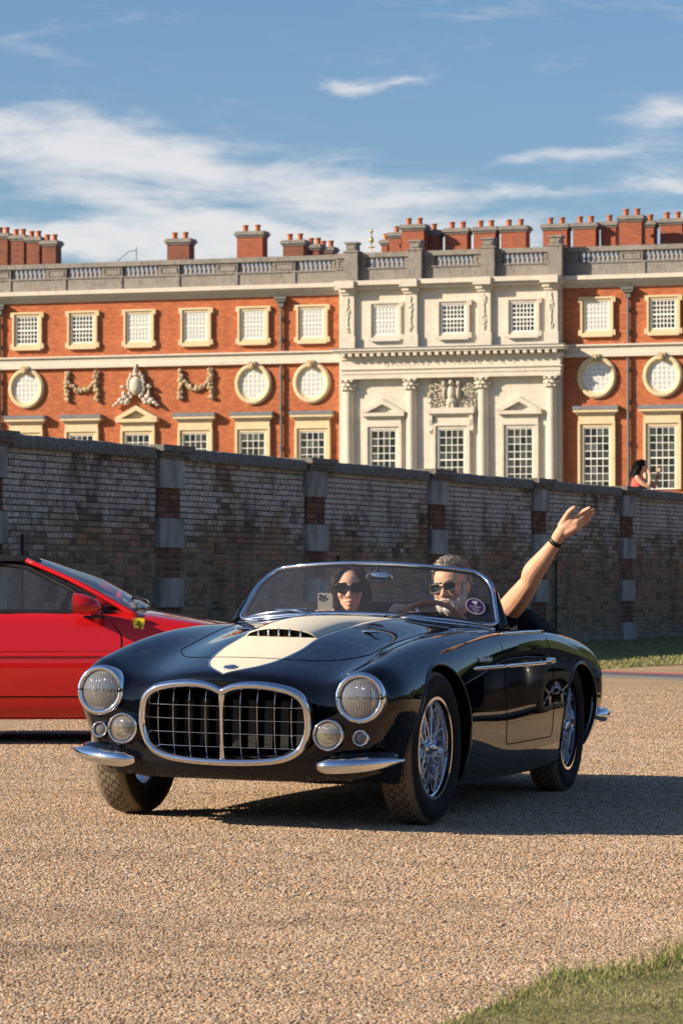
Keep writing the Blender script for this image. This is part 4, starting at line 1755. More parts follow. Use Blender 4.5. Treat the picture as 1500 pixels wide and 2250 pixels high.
for i in range(NR):
    for j in range(NC):
        nb4 = [drop[a_, b_] for a_ in (i - 1, i) for b_ in (j - 1, j) if 0 <= a_ < NR - 1 and 0 <= b_ < NC - 1]
        if any(nb4) and not all(nb4):
            p = SH[i, j]
            for (ac, zc, rx, rz) in ARCH:
                rho = math.hypot((p[0] - ac) / rx, (p[2] - zc) / rz)
                if j / PV_ < 5.5 and .8 < rho < 1.2:
                    SHS[i, j, 0] = ac + (p[0] - ac) / rho
                    SHS[i, j, 2] = zc + (p[2] - zc) / rho


def shell_part(name, pid, sides, matn, parent, off=0.0):
    vs, ns, fs = [], [], []
    for s in sides:
        idx = {}
        for i in range(NR - 1):
            for j in range(NC - 1):
                if drop[i, j] or part[i, j] != pid:
                    continue
                q = []
                for (a_, b_) in ((i, j), (i + 1, j), (i + 1, j + 1), (i, j + 1)):
                    if (a_, b_) not in idx:
                        idx[(a_, b_)] = len(vs)
                        p, n = SHS[a_, b_], NRM[a_, b_]
                        vs.append((p[0] + n[0] * off, s * (p[1] + n[1] * off), p[2] + n[2] * off))
                        ns.append((n[0], s * n[1], n[2]))
                    q.append(idx[(a_, b_)])
                fs.append(tuple(q if s > 0 else q[::-1]))
    me = bpy.data.meshes.new(name)
    me.from_pydata(vs, [], fs)
    me.update()
    p0 = me.polygons[len(fs) // 2]
    if p0.normal.dot(Vector(ns[p0.vertices[0]])) < 0:
        me.flip_normals()
    me.polygons.foreach_set('use_smooth', [True] * len(fs))
    me.normals_split_custom_set_from_vertices(ns)
    me.materials.append(MATS[matn])
    return link(name, me, parent)


body = shell_part('body', 0, (1, -1), 'car_paint', roadster)
hood = shell_part('hood', 1, (1, -1), 'car_paint', roadster)
door_l = shell_part('door', 2, (1,), 'car_paint', roadster)
door_r = shell_part('door', 2, (-1,), 'car_paint', roadster)


def seam(name, pts, parent, r=.0028, matn='black_gap', closed=False):
    b = MB()
    b.tube(pts, r, 6, closed=closed)
    return b.build(name, matn, parent, smooth=True)


# shut lines
pts = []
for q in range(25):
    w = -.425 + .85 * q / 24
    pts.append(on_top(hood_front(w), w, -.0005)[0])
lft = [on_top(a, -hood_side(a), -.0005)[0] for a in np.linspace(-1.15, .02, 18)]
rgt = [on_top(a, hood_side(a), -.0005)[0] for a in np.linspace(.02, -1.15, 18)]
seam('shut_line', lft + pts + rgt, hood)
cw = [on_top(-1.14 - .06 * abs(w), w, -.0005)[0] for w in np.linspace(-.49, .49, 20)]
seam('shut_line', cw, hood)
for s, d in ((1, door_l), (-1, door_r)):
    o1 = [on_side(-1.0 - .02 * sm(.5, .3, z) + .035 * sm(.66, .80, z) * 0, z, -.0005, s)[0] for z in np.linspace(.792, .31, 20)]
    o2 = [on_side(a, .30, -.0005, s)[0] for a in np.linspace(-1.05, -1.90, 14)]
    o3 = [on_side(-1.93 + .06 * sm(.55, .80, z), z, -.0005, s)[0] for z in np.linspace(.31, .792, 20)]
    seam('shut_line', o1 + o2 + o3, d)
# chrome edging of the stripe
for s in (1, -1):
    ed = [on_top(a, s * max(.002, w), .001)[0] for a, w in spline([(a, w) for a, w in STRIPE if -1.1 < a], 5)]
    seam('stripe_edging', ed, roadster, .0032, 'chrome')

# wheel arch lips and liners
for (ac, zc, rx, rz) in ARCH:
    for s in (1, -1):
        lip = []
        for q in range(33):
            t = math.radians(-22 + 224 * q / 32)
            a, z = ac + rx * math.cos(t), zc + rz * math.sin(t)
            if z < .2:
                continue
            lip.append(on_side(a, z, -.003, s)[0])
        b = MB()
        b.tube(lip, .009, 8)
        b.build('arch_lip', 'gloss_black', body, smooth=True)
        b = MB()
        rings = []
        for (w, k) in ((None, 1.02), (.40, 1.03), (.40, .05)):
            ring = []
            for q in range(25):
                t = math.radians(-8 + 206 * q / 24)
                a, z = ac + rx * k * math.cos(t), zc + rz * k * math.sin(t)
                ring.append((a, s * (w if w else on_side(a, z, -.012, 1)[0].y - .012), z))
            rings.append(ring)
        b.grid(rings)
        b.build('wheel_housing', 'cavity', body)
# floor and cockpit tub
b = MB()
us = [SH[i, 0] for i in range(0, NR, 6)]
b.grid([[(p[0], -p[1], p[2] + .004), (p[0], 0, p[2] + .004), (p[0], p[1], p[2] + .004)] for p in us])
b.build('underside', 'under', roadster)
b = MB()
b.box2((-2.12, -.60, .19), (-.95, .60, .22))
for s in (-1, 1):
    b.box2((-2.12, s * .655, .19), (-1.30, s * .635, .775))
b.box2((-2.14, -.655, .19), (-2.12, .655, .79))
b.box2((-1.32, -.63, .22), (-1.30, .63, .80))
b.build('cockpit_tub', 'leather', roadster)
b = MB()
rows = []
for w in np.linspace(-.62, .62, 15):
    k = 1 - .35 * abs(w / .62) ** 2
    rows.append([(-1.30 - .05 * (1 - k), w, .80 + .04 * k), (-1.40, w, .812 + .04 * k), (-1.46, w, .80 + .035 * k), (-1.47, w, .70)])
b.grid(rows)
b.build('dashboard', 'leather', roadster, smooth=True)
for w in (.33, -.33):
    b = MB()
    b.blob((-1.86, w, .34), (.26, .24, .10), 1, .0, 2)
    b.blob((-2.04, w, .58), (.10, .25, .24), 2, .0, 2)
    b.build('seat', 'leather', roadster, smooth=True)

# --- grille
gp = [(w, z) for w, z in spline(GRILL, 8)]
full = gp + [(-w, z) for w, z in reversed(gp[1:-1])]


def nose_a(w, z):
    return .736 - .34 * abs(w) ** 2.2 + .030 * (z - .28) / .31


b = MB()
path = [Vector((nose_a(w, z) + .004, w, z)) for w, z in full]
ring_c = Vector((.71, 0, .44))
rings = []
for k, p in enumerate(path):
    t = (path[(k + 1) % len(path)] - path[k - 1]).normalized()
    outw = t.cross(Vector((1, 0, 0))).normalized()
    if outw.dot(p - ring_c) < 0:
        outw = -outw
    prof = []
    for (o, f) in ((.020, -.030), (.020, -.004), (.014, .011), (.004, .018), (-.007, .014), (-.014, .002), (-.019, -.028)):
        prof.append(p + outw * o + Vector((f, 0, 0)))
    rings.append(prof)
b.grid(rings, close_u=True)
grille = b.build('grille', 'chrome', roadster, smooth=True)
b = MB()
vp = [(nose_a(0, .556) - .004, 0, .562), (nose_a(0, .5) + .006, 0, .52), (nose_a(0, .42) + .010, 0, .44), (nose_a(0, .34) + .006, 0, .36), (nose_a(0, .29) - .002, 0, .288)]
b.tube(spline(vp, 5), [.017 - .010 * sm(0, 8, k) + .005 * sm(14, 20, k) for k in range(21)], 10, up=(1, 0, 0))
b.build('centre_bar', 'chrome', grille, smooth=True)


def rim_z(w):
    ws = [p[0] for p in _gd]
    lo = np.interp(abs(w), [p[0] for p in _gd[:24]], [p[1] for p in _gd[:24]])
    up = np.interp(abs(w), [p[0] for p in reversed(_gd[24:])], [p[1] for p in reversed(_gd[24:])])
    return lo, up


for s in (-1, 1):
    for w in (.075, .147, .219, .288):
        lo, up = rim_z(w)
        pts = []
        for q in range(13):
            t = q / 12
            z = lo + .012 + (up - lo - .024) * t
            bow = .022 * (1 - abs(2 * t - 1) ** 3)
            pts.append((nose_a(w, z) - .030 + bow, s * w, z))
        b = MB()
        b.tube(pts, .0014, 6)
        b.build('grille_bar', 'chrome', grille, smooth=True)
    for z in (.340, .396, .452, .508):
        wm = max([w for w in np.linspace(0, .35, 60) if rim_z(w)[0] < z < rim_z(w)[1]])
        pts = [(nose_a(w, z) - .012 - .014 * (w / .35) ** 4, s * w, z) for w in np.linspace(.005, wm - .004, 12)]
        b = MB()
        b.tube(pts, .0013, 6)
        b.build('grille_bar', 'chrome', grille, smooth=True)
b = MB()
rr = []
for (k, back) in ((1.04, .015), (.96, .10), (.90, .22)):
    rr.append([(nose_a(w, z) - back, w * k, .44 + (z - .44) * k) for w, z in full])
b.grid(rr, close_v=True)
o = len(b.v) - len(full)
b.f.append(tuple(range(o, o + len(full))))
b.mi.append(0)
b.build('grille_cavity', 'cavity', grille)
b = MB()
for k in range(-4, 5):
    b.box((.55, k * .07, .43), (.02, .035, .20))
b.build('radiator', 'rubber_black', grille)


# --- lamps
def lamp(name, a, w, z, r, bez, parent, lensmat='lamp_glass', bulb=None, depth=.06, tilt=3, toe=0, bowl='lamp_bowl', flutes=True):
    M = Matrix.Translation((a, w, z)) @ Matrix.Rotation(math.radians(toe), 4, 'Z') @ Matrix.Rotation(math.radians(90 - tilt), 4, 'Y')
    b = MB()
    R_ = r + bez
    b.lathe([(R_ * .93, -depth), (R_, -depth * .55), (R_ * 1.0, -.012), (R_ * .985, .002), (R_ * .95, .010), (r * 1.03, .012), (r * .99, .006), (r * .97, -.004)], n=40)
    o = b.build(name, 'chrome', parent, smooth=True, M=M)
    b = MB()
    b.lathe([(r * .98, -.004), (r * .9, -.014), (r * .7, -.028), (r * .42, -.038), (r * .15, -.042), (.0001, -.042)], n=32)
    b.build('reflector', bowl, o, smooth=True)
    b = MB()
    # ribbed lens: shallow dome whose flutes run upright (local x is down)
    n, mr = 120, 12
    rings = []
    for k in range(mr + 1):
        rr_ = r * .985 * k / mr
        ring = []
        for q in range(n):
            t = 2 * math.pi * q / n
            x, y = rr_ * math.cos(t), rr_ * math.sin(t)
            ring.append((x, y, .001 + r * .26 * (1 - (k / mr) ** 2) + (.0007 * math.cos(y / r * 46) if flutes and 0 < k < mr else 0)))
        rings.append(ring)
    b.grid(rings, close_v=True)
    b.build('lens', lensmat, o, smooth=True)
    b = MB()
    b.blob((0, 0, -.024), (r * .16, r * .16, .024), 1, 0, 2)
    b.build('bulb', bulb or 'chrome', o, smooth=True)
    if flutes:
        b = MB()
        for k in range(-7, 8):
            y = k / 7.6 * r * .96
            hx = math.sqrt(max(0, (r * .95) ** 2 - y * y))
            pts_ = []
            for q in range(9):
                x = -hx + 2 * hx * q / 8
                pts_.append((x, y, .0016 + r * .26 * (1 - (x * x + y * y) / (r * .985) ** 2)))
            b.tube(pts_, r * .0085, 4)
        b.build('lens_ribs', 'chrome', o, smooth=True)
    # clip under the rim
    b = MB()
    b.box((R_ * 1.0, 0, -.006), (.016, .012, .016))
    b.build('clip', 'chrome', o)
    return o


thin_glass('fog_glass', (.95, .91, .76), 1.6, .012, .06, .30)
for s in (1, -1):
    h = lamp('headlight', .668, s * .563, .556, .084, .022, roadster, toe=s * 3, depth=.12)
    f = lamp('fog_lamp', .715, s * .445, .403, .056, .010, roadster, 'fog_glass', 'amber', .07, 2)
    t = lamp('side_light', .655, s * .566, .392, .027, .008, roadster, 'lamp_glass', None, .06, 2, flutes=False)
    b = MB()
    b.blob((.62, s * .445, .40), (.07, .055, .055), 1, 0, 2)
    b.build('lamp_pod', 'gloss_black', f, smooth=True, M=None)
    f.children[-1].matrix_local = f.matrix_local.inverted()

# --- bumpers
for s in (1, -1):
    cp_ = spline([(.70, s * .390, .275), (.715, s * .45, .276), (.700, s * .53, .281), (.655, s * .61, .288), (.595, s * .68, .296), (.545, s * .720, .302)], 6)
    n = len(cp_)
    b = MB()
    rings = []
    for k, p in enumerate(cp_):
        t = k / (n - 1)
        hh = .034 * (sm(-.10, .22, t) ** .6) * (1 - .78 * sm(.45, 1.0, t) ** 1.4) if s else 0
        hh = max(.004, hh)
        p0, p1 = Vector(cp_[max(0, k - 1)]), Vector(cp_[min(n - 1, k + 1)])
        tv = (p1 - p0).normalized()
        out = Vector((tv.y, -tv.x, 0)).normalized() * (1 if s > 0 else -1)
        if out.x < 0:
            out = -out
        ring = []
        for q in range(16):
            a = 2 * math.pi * q / 16
            ca, sa = math.cos(a), math.sin(a)
            ring.append(Vector(p) + out * (hh * 1.15 * ca * (1.0 if ca > 0 else .5)) + Vector((0, 0, hh * sa)))
        rings.append(ring)
    b.grid(rings, close_v=True)
    b.f += [tuple(range(16)), tuple(reversed(range((n - 1) * 16, n * 16)))]
    b.mi += [0, 0]
    bp = b.build('bumper', 'chrome', roadster, smooth=True)
    b = MB()
    b.tube(spline([(.55, s * .40, .30), (.67, s * .47, .292), (.62, s * .60, .298), (.52, s * .68, .31)], 5), [.03, .034, .036, .038, .04, .04, .04, .04, .04, .04, .038, .036, .034, .03, .025, .02], 10, flat=.7, up=(0, 0, 1))
    b.build('bumper_fairing', 'gloss_black', bp, smooth=True)
# rear quarter bumpers
for s in (1, -1):
    b = MB()
    b.tube(spline([(-3.02, s * .735, .36), (-3.16, s * .752, .36), (-3.32, s * .685, .36), (-3.44, s * .56, .36), (-3.49, s * .35, .36)], 5), [.012, .022, .03, .034, .036] + [.037] * 12 + [.035, .03, .025, .02], 12, flat=.8, up=(0, 0, 1))
    b.build('rear_bumper', 'chrome', roadster, smooth=True)

# --- bonnet scoop with chrome dividers
SA, SB, SW = -.03, -1.0, .158
b = MB()
rows = []
nl, nw = 26, 21
for i in range(nl + 1):
    t = i / nl
    a = SA + (SB - SA) * t
    row = []
    for j in range(nw):
        q = -1 + 2 * j / (nw - 1)
        w = q * (SW + .03 * t)
        p, n_ = on_top(a, w)
        bump = .030 * (1 - q * q) ** .55 * (1 - sm(.35, 1.0, t))
        row.append(p + Vector((.03 * (1 - q * q) * (1 - t), 0, .0015 + bump)))
    rows.append(row)
b.grid(rows)
scoop = b.build('hood_scoop', 'cream_paint', hood, smooth=True)
b = MB()
lo_, up_ = [], []
for j in range(nw):
    q = -1 + 2 * j / (nw - 1)
    p, n_ = on_top(SA, q * SW)
    lo_.append(p + Vector((.03 * (1 - q * q), 0, .001)))
    up_.append(rows[0][j] + Vector((-.004, 0, -.001)))
b.grid([lo_, up_])
b.build('scoop_mouth', 'cavity', scoop)
b = MB()
b.tube([p + Vector((0, 0, .0005)) for p in rows[0]], .0032, 6)
b.build('scoop_lip', 'cream_paint', scoop, smooth=True)
for q in (-.62, -.32, -.02, .28, .60):
    j = int(round((q + 1) / 2 * (nw - 1)))
    b = MB()
    b.tube([lo_[j] + Vector((.006, 0, 0)), (lo_[j] + Vector(up_[j])) / 2 + Vector((.008, 0, 0)), Vector(up_[j]) + Vector((.004, 0, .003))], .0042, 6)
    b.build('divider', 'chrome', scoop, smooth=True)

# badge on the stripe
p, n_ = on_top(.66, 0, .003)
Mb = Matrix.Translation(p) @ Vector(n_).to_track_quat('Z', 'Y').to_matrix().to_4x4()
b = MB()
b.lathe([(.0001, .004), (.8, .0035), (1.0, .001), (1.04, -.003)], n=28)
b.v = [(v[0] * .034 * .72, v[1] * .034, v[2]) for v in b.v]
bd = b.build('badge', 'badge_blue', roadster, smooth=True, M=Mb)
b = MB()
b.tube([(.0255 * math.cos(t), .0352 * math.sin(t), .001) for t in np.linspace(0, 2 * math.pi, 28, endpoint=False)], .0016, 6, closed=True)
for y in (-.008, 0, .008):
    b.tube([(-.004 if y else -.014, y, .0045), (.012, y * (1.1), .0045)], .0012, 5)
b.tube([(-.004, -.008, .0045), (-.004, .008, .0045)], .0012, 5)
b.build('badge_trident', 'chrome', bd, smooth=True)

# bonnet catch and small chrome fittings
for (a, w) in ((-.25, .40), ):
    for s in (1, -1):
        p, n_ = on_top(-.40, s * .295, .003)
        b = MB()
        b.tube([p + Vector((0, -.050, .003)), p + Vector((.006, -.024, .007)), p + Vector((.002, 0, .005)), p + Vector((.006, .024, .007)), p + Vector((0, .050, .003))], [.002, .006, .008, .006, .002], 8)
        b.build('hood_catch', 'chrome', hood, smooth=True)

# side strip, handle, script
for s, d in ((1, door_l), (-1, door_r)):
    for nm, a0, a1, par in (('side_strip', -.45, -.995, body), ('side_strip', -1.008, -1.90, d)):
        b = MB()
        b.tube([on_side(a, .655, .004, s)[0] for a in np.linspace(a0, a1, 14)], [.002] + [.0085] * 13 if a0 > -.5 else .0085, 8, flat=.55, up=(0, 0, 1))
        b.build(nm, 'chrome', par, smooth=True)
    p, n_ = on_side(-1.83, .662, .016, s)
    b = MB()
    b.tube([p + Vector((.075, 0, 0)) - n_ * .012, p + Vector((.06, 0, 0)), p + Vector((-.05, 0, 0)), p + Vector((-.07, 0, 0)) - n_ * .012], [.008, .013, .013, .008], 10, up=(0, 0, 1), flat=.8)
    b.box(p - n_ * .012, (.17, .012, .034))
    b.build('door_handle', 'chrome', d, smooth=True, sharp=40)
    b = MB()
    b.tube([on_side(a, .793, .001, s)[0] + Vector((0, -.004 * s, .006)) for a in np.linspace(-1.13, -1.93, 12)], .0085, 8, flat=.7, up=(0, 0, 1))
    b.build('belt_trim', 'chrome', d, smooth=True)
tcu = bpy.data.curves.new('script', 'FONT')
tcu.body = 'Turismo GranSport'
tcu.size = .034
tcu.shear = .35
tcu.extrude = .0012
tcu.space_character = .8
tob = bpy.data.objects.new('tmp', tcu)
COL.objects.link(tob)
tme = bpy.data.meshes.new_from_object(tob.evaluated_get(bpy.context.evaluated_depsgraph_get()))
bpy.data.objects.remove(tob)
tme.materials.clear()
mat('script_metal', (.75, .75, .75), .45, metal=.5)
tme.materials.append(MATS['script_metal'])
p, n_ = on_side(-.56, .682, .004, 1)
xax = Vector((-1, 0, 0)) - Vector(n_) * Vector((-1, 0, 0)).dot(n_)
xax.normalize()
yax = Vector(n_).cross(xax)
link('fender_script', tme, body, Matrix(((xax.x, yax.x, n_.x, p.x), (xax.y, yax.y, n_.y, p.y), (xax.z, yax.z, n_.z, p.z), (0, 0, 0, 1))))


# --- windscreen
def wsb(s):
    return Vector((-1.235 - .13 * abs(s) ** 2.4, .632 * s, .872 - .046 * s * s))


def wst(s):
    return Vector((-1.435 - .13 * abs(s) ** 2.2, .545 * s, 1.108 - .040 * s * s))


def wsp(s, t):
    b_, t_ = wsb(s), wst(s)
    p = b_.lerp(t_, t)
    return p + Vector((.020 * math.sin(math.pi * min(1, max(0, t))), 0, .008 * math.sin(math.pi * min(1, max(0, t)))))


def rounded(n, rs, rt_top, rt_bot):
    """rounded rectangle in (s, t)"""
    out = []
    for (cs, ct, a0, rx, ry) in ((1 - rs, 1 - rt_top, 0, rs, rt_top), (-1 + rs, 1 - rt_top, 90, rs, rt_top), (-1 + rs * .55, rt_bot, 180, rs * .55, rt_bot), (1 - rs * .55, rt_bot, 270, rs * .55, rt_bot)):
        for q in range(n + 1):
            t = math.radians(a0 + 90 * q / n)
            out.append((cs + rx * math.cos(t), ct + ry * math.sin(t)))
    dense = []
    for k in range(len(out)):
        (s0, t0), (s1, t1) = out[k], out[(k + 1) % len(out)]
        m_ = max(1, int(abs(s1 - s0) / .08))
        for q in range(m_):
            dense.append((s0 + (s1 - s0) * q / m_, t0 + (t1 - t0) * q / m_))
    return dense


fr = rounded(10, .17, .42, .12)
b = MB()
b.tube([wsp(s, t) for s, t in fr], .0105, 10, closed=True, up=None)
screen = b.build('windscreen', 'chrome', roadster, smooth=True)
b = MB()
b.tube([wsp(s * .978, .5 + (t - .5) * .955) + Vector((-.012, 0, -.002)) for s, t in fr], .010, 8, closed=True)
b.build('screen_seal', 'rubber_black', screen, smooth=True)
b = MB()
cs = wsp(0, .5)
fi = [[wsp(s * k, .5 + (t - .5) * k) for s, t in fr] for k in (1.0, .9, .75, .55, .3, .08)]
b.grid(fi, close_v=True)
b.f.append(tuple(range(5 * len(fr), 6 * len(fr))))
b.mi.append(0)
b.build('glass', 'screen_glass', screen, smooth=True)
# painted pillar behind the frame and the top lip of the cowl
for s in (1, -1):
    b = MB()
    b.tube([wsp(s * 1.0, -.10) + Vector((-.03, s * .012, 0)), wsp(s * 1.005, .2) + Vector((-.026, s * .008, 0)), wsp(s * 1.0, .6) + Vector((-.020, s * .004, 0)), wsp(s * .97, .86) + Vector((-.016, 0, 0))], [.034, .022, .014, .008], 10)
    b.build('pillar', 'gloss_black', screen, smooth=True)
b = MB()
rows = []
for s in np.linspace(-1.02, 1.02, 25):
    p = wsb(s)
    q, _ = on_top(p.x + .10 if abs(s) < .7 else p.x + .08, max(-.66, min(.66, p.y)), -.004)
    q2, _ = on_top(max(-1.41, p.x - .10), max(-.66, min(.66, p.y)), -.004)
    rows.append([q, p + Vector((.012, 0, -.012)), p + Vector((-.03, 0, -.012)), q2])
b.grid(rows)
b.build('cowl', 'gloss_black', screen, smooth=True)
b = MB()
b.tube([wsp(s, -.035) + Vector((.016, 0, -.004)) for s in np.linspace(-.98, .98, 25)], .006, 8)
b.build('cowl_trim', 'chrome', screen, smooth=True)
for s0, s1, w in ((-.78, -.34, -1), (.34, .80, 1)):
    b = MB()
    b.tube([on_top(wsb(s).x + .085, wsb(s).y, .010)[0] for s in np.linspace(s0, s1, 8)], [.002, .006, .007, .007, .007, .007, .006, .002], 8, flat=.6, up=(0, 0, 1))
    b.build('vent_trim', 'chrome', screen, smooth=True)
# wipers
for (p_s, bl0, bl1, mt) in ((-.28, (-.97, .035), (-.42, .10), 'chrome'), (.20, (.36, .085), (.90, .01), 'rubber_black')):
    piv = wsp(p_s, -.06) + Vector((.03, 0, .0))
    mid = wsp((bl0[0] + bl1[0]) / 2, (bl0[1] + bl1[1]) / 2 + .05) + Vector((.022, 0, .004))
    e0, e1 = wsp(*bl0) + Vector((.012, 0, 0)), wsp(*bl1) + Vector((.012, 0, 0))
    b = MB()
    b.tube([piv + Vector((0, 0, -.02)), piv + Vector((0, 0, .012))], .009, 8)
    b.tube([piv, (piv + mid) / 2 + Vector((.012, 0, .012)), mid], [.005, .0045, .003], 6)
    wp = b.build('wiper', mt, roadster, smooth=True)
    b = MB()
    mm = (e0 + e1) / 2 + Vector((.008, 0, .006))
    b.tube([e0, (e0 + mm) / 2 + Vector((.004, 0, .003)), mm, (e1 + mm) / 2 + Vector((.004, 0, .003)), e1], [.003, .005, .0065, .005, .003], 6, flat=.6)
    b.build('blade', mt, wp, smooth=True)
# mirror
pm = Vector((-1.43, .035, 1.045))
b = MB()
rings = []
for k in range(9):
    t = -1 + 2 * k / 8
    r_ = math.sqrt(max(.0, 1 - t * t))
    rings.append([pm + Vector((t * .026 if t < .5 else t * .026, r_ * .066 * math.cos(q), r_ * .030 * math.sin(q))) for q in np.linspace(0, 2 * math.pi, 28, endpoint=False)])
b.grid(rings, close_v=True)
mr_ = b.build('rear_mirror', 'chrome', roadster, smooth=True)
b = MB()
b.tube([pm + Vector((.01, 0, .02)), pm + Vector((.012, -.002, .04)), wsp(.05, .94)], .006, 8)
b.build('mirror_stalk', 'rubber_black', mr_, smooth=True)
# entry sticker on the screen
mat('sticker', (.035, .02, .085), .4)
mat('sticker_white', (.42, .42, .48), .5)
sc_, tc2 = .855, .30
c0 = wsp(sc_, tc2)
ex = (wsp(sc_ + .02, tc2) - wsp(sc_ - .02, tc2)).normalized()
ey = (wsp(sc_, tc2 + .02) - wsp(sc_, tc2 - .02)).normalized()
en = ex.cross(ey).normalized()
if en.x < 0:
    en = -en


def stk(x, y, o=.002):
    return wsp(sc_ + x / .62, tc2 + y / .30) + en * o


b = MB()
b.add([stk(.043 * math.cos(t), .043 * math.sin(t)) for t in np.linspace(0, 2 * math.pi, 32, endpoint=False)], [tuple(range(32))])
st = b.build('sticker', 'sticker', screen)
b = MB()
r1 = [[stk(r_ * math.cos(t), r_ * math.sin(t), .0035) for t in np.linspace(0, 2 * math.pi, 32, endpoint=False)] for r_ in (.043, .0395)]
b.grid(r1, close_v=True)
for (x0, x1, y) in ((-.026, .026, -.002), (-.022, .024, -.007), (-.012, .012, -.015), (-.018, .018, -.021)):
    b.add([stk(x0, y, .0035), stk(x1, y, .0035), stk(x1, y + .0016, .0035), stk(x0, y + .0016, .0035)], [(0, 1, 2, 3)])
for (x, y, r_) in ((-.006, .022, .007), (.006, .024, .007), (0, .015, .006), (.004, .009, .004), (-.003, -.031, .003), (.004, -.031, .003)):
    b.add([stk(x + r_ * math.cos(t), y + r_ * math.sin(t), .0035) for t in np.linspace(0, 2 * math.pi, 8, endpoint=False)], [tuple(range(8))])
b.build('sticker_print', 'sticker_white', st)

# steering wheel
SWC = Vector((-1.60, .262, .780))
SWR = .172
Msw = Matrix.Translation(SWC) @ Matrix.Rotation(math.radians(-62), 4, 'Y')
b = MB()
b.tube([(SWR * math.cos(t), SWR * math.sin(t), 0) for t in np.linspace(0, 2 * math.pi, 40, endpoint=False)], .0125, 10, closed=True)
sw = b.build('steering_wheel', 'wood', roadster, smooth=True, M=Msw)
b = MB()
for q in range(3):
    a = math.radians(90 + 120 * q)
    b.tube([(0, 0, -.02), (SWR * math.cos(a), SWR * math.sin(a), 0)], .006, 6, flat=2.2)
b.lathe([(.0001, .0), (.04, -.004), (.045, -.02), (.02, -.06)], n=16)
b.build('spokes', 'chrome_soft', sw, smooth=True)
b = MB()
for q in range(16):
    a = 2 * math.pi * q / 16
    b.blob(((SWR + .001) * math.cos(a), (SWR + .001) * math.sin(a), .0125), (.003, .003, .002), 0, 0, 1)
b.build('rivets', 'chrome', sw)

# folded soft top
b = MB()
rows = []
for w in np.linspace(-.70, .70, 25):
    e = abs(w) / .70
    h = .135 * (1 - e ** 9) + .005 * math.sin(w * 17)
    base = .792 if e < .9 else .785
    row = []
    for q in range(13):
        t = math.pi * q / 12
        row.append((-2.16 + .15 * math.cos(t) - .05 * e, w, base + h * math.sin(t) ** .38))
    rows.append(row)
b.grid(rows)
b.build('folded_top', 'soft_top', roadster, smooth=True)


# --- wire wheels
def lathe_y(prof, n=64):
    b = MB()
    rings = [[(r * math.cos(2 * math.pi * q / n), y, r * math.sin(2 * math.pi * q / n)) for q in range(n)] for r, y in prof]
    b.grid(rings, close_v=True)
    return b


def mk(b, name, matn, sharp=None):
    me = b.mesh(name, smooth=True)
    me.materials.append(MATS[matn])
    if sharp:
        me.set_sharp_from_angle(angle=math.radians(sharp))
    return me


half_p = [(.212, -.058), (.222, -.070), (.245, -.080), (.270, -.084), (.294, -.081), (.312, -.072), (.322, -.060), (.3265, -.040), (.328, -.015)]
ME_TYRE = mk(lathe_y(half_p + [(r, -y) for r, y in reversed(half_p)], 96), 'tyre', 'tyre')
ME_RIM = mk(lathe_y([(.206, .070), (.2185, .070), (.2225, .064), (.219, .057), (.210, .056), (.200, .050), (.197, .020), (.192, -.010), (.192, -.045), (.206, -.062), (.219, -.066), (.2225, -.060)], 64), 'rim', 'chrome', 50)
b = MB()
for q in range(60):
    a = 2 * math.pi * q / 60
    row = q % 3
    sg = 1 if (q // 3) % 2 else -1
    if row < 2:
        r0, y0, y1, da = .034, .036, .008, .62
    else:
        r0, y0, y1, da = .050, -.030, .018, .42
    b.tube([(r0 * math.cos(a + sg * da * 1.6), y0, r0 * math.sin(a + sg * da * 1.6)), (.197 * math.cos(a), y1 + .012 * sg, .197 * math.sin(a))], .0021, 5, caps=False)
ME_SPK = mk(b, 'spokes', 'chrome')
b = lathe_y([(.0001, .050), (.026, .050), (.031, .044), (.033, .030), (.038, .0), (.055, -.03), (.055, -.05)], 24)
ME_HUB = mk(b, 'hub', 'chrome')
b = MB()
for sg in (-1, 1):
    b.tube([(0, .052, 0), (sg * .020, .056, sg * .010), (sg * .040, .059, sg * .018), (sg * .050, .061, sg * .022)], [.018, .014, .011, .006], 10, flat=.6)
b.blob((0, .053, 0), (.022, .012, .022), 0, 0, 2)
ME_KNK = mk(b, 'knock_off', 'chrome')
b = lathe_y([(.0001, -.040), (.10, -.040), (.135, -.030), (.150, -.034), (.165, -.045), (.168, -.06), (.16, -.10), (.0001, -.10)], 40)
for q in range(24):
    a = 2 * math.pi * q / 24
    b.box((.16 * math.cos(a), -.06, .16 * math.sin(a)), (.006, .05, .02), Matrix.Rotation(-a, 3, 'Y'))
ME_DRM = mk(b, 'brake_drum', 'drum', 40)


def wheel(a, s, steer, spin):
    M = Matrix.Translation((a, s * .640, .328)) @ Matrix.Rotation(math.radians(steer) + (0 if s > 0 else math.pi), 4, 'Z') @ Matrix.Rotation(spin, 4, 'Y')
    o = link('wheel', ME_RIM, roadster, M)
    for nm, me in (('tyre', ME_TYRE), ('spokes', ME_SPK), ('hub', ME_HUB), ('knock_off', ME_KNK), ('brake_drum', ME_DRM)):
        link(nm, me, o)
    return o


wheel(0, 1, -4.5, .3)
wheel(0, -1, -4.5, 1.1)
wheel(-2.535, 1, 0, .7)
wheel(-2.535, -1, 0, .2)
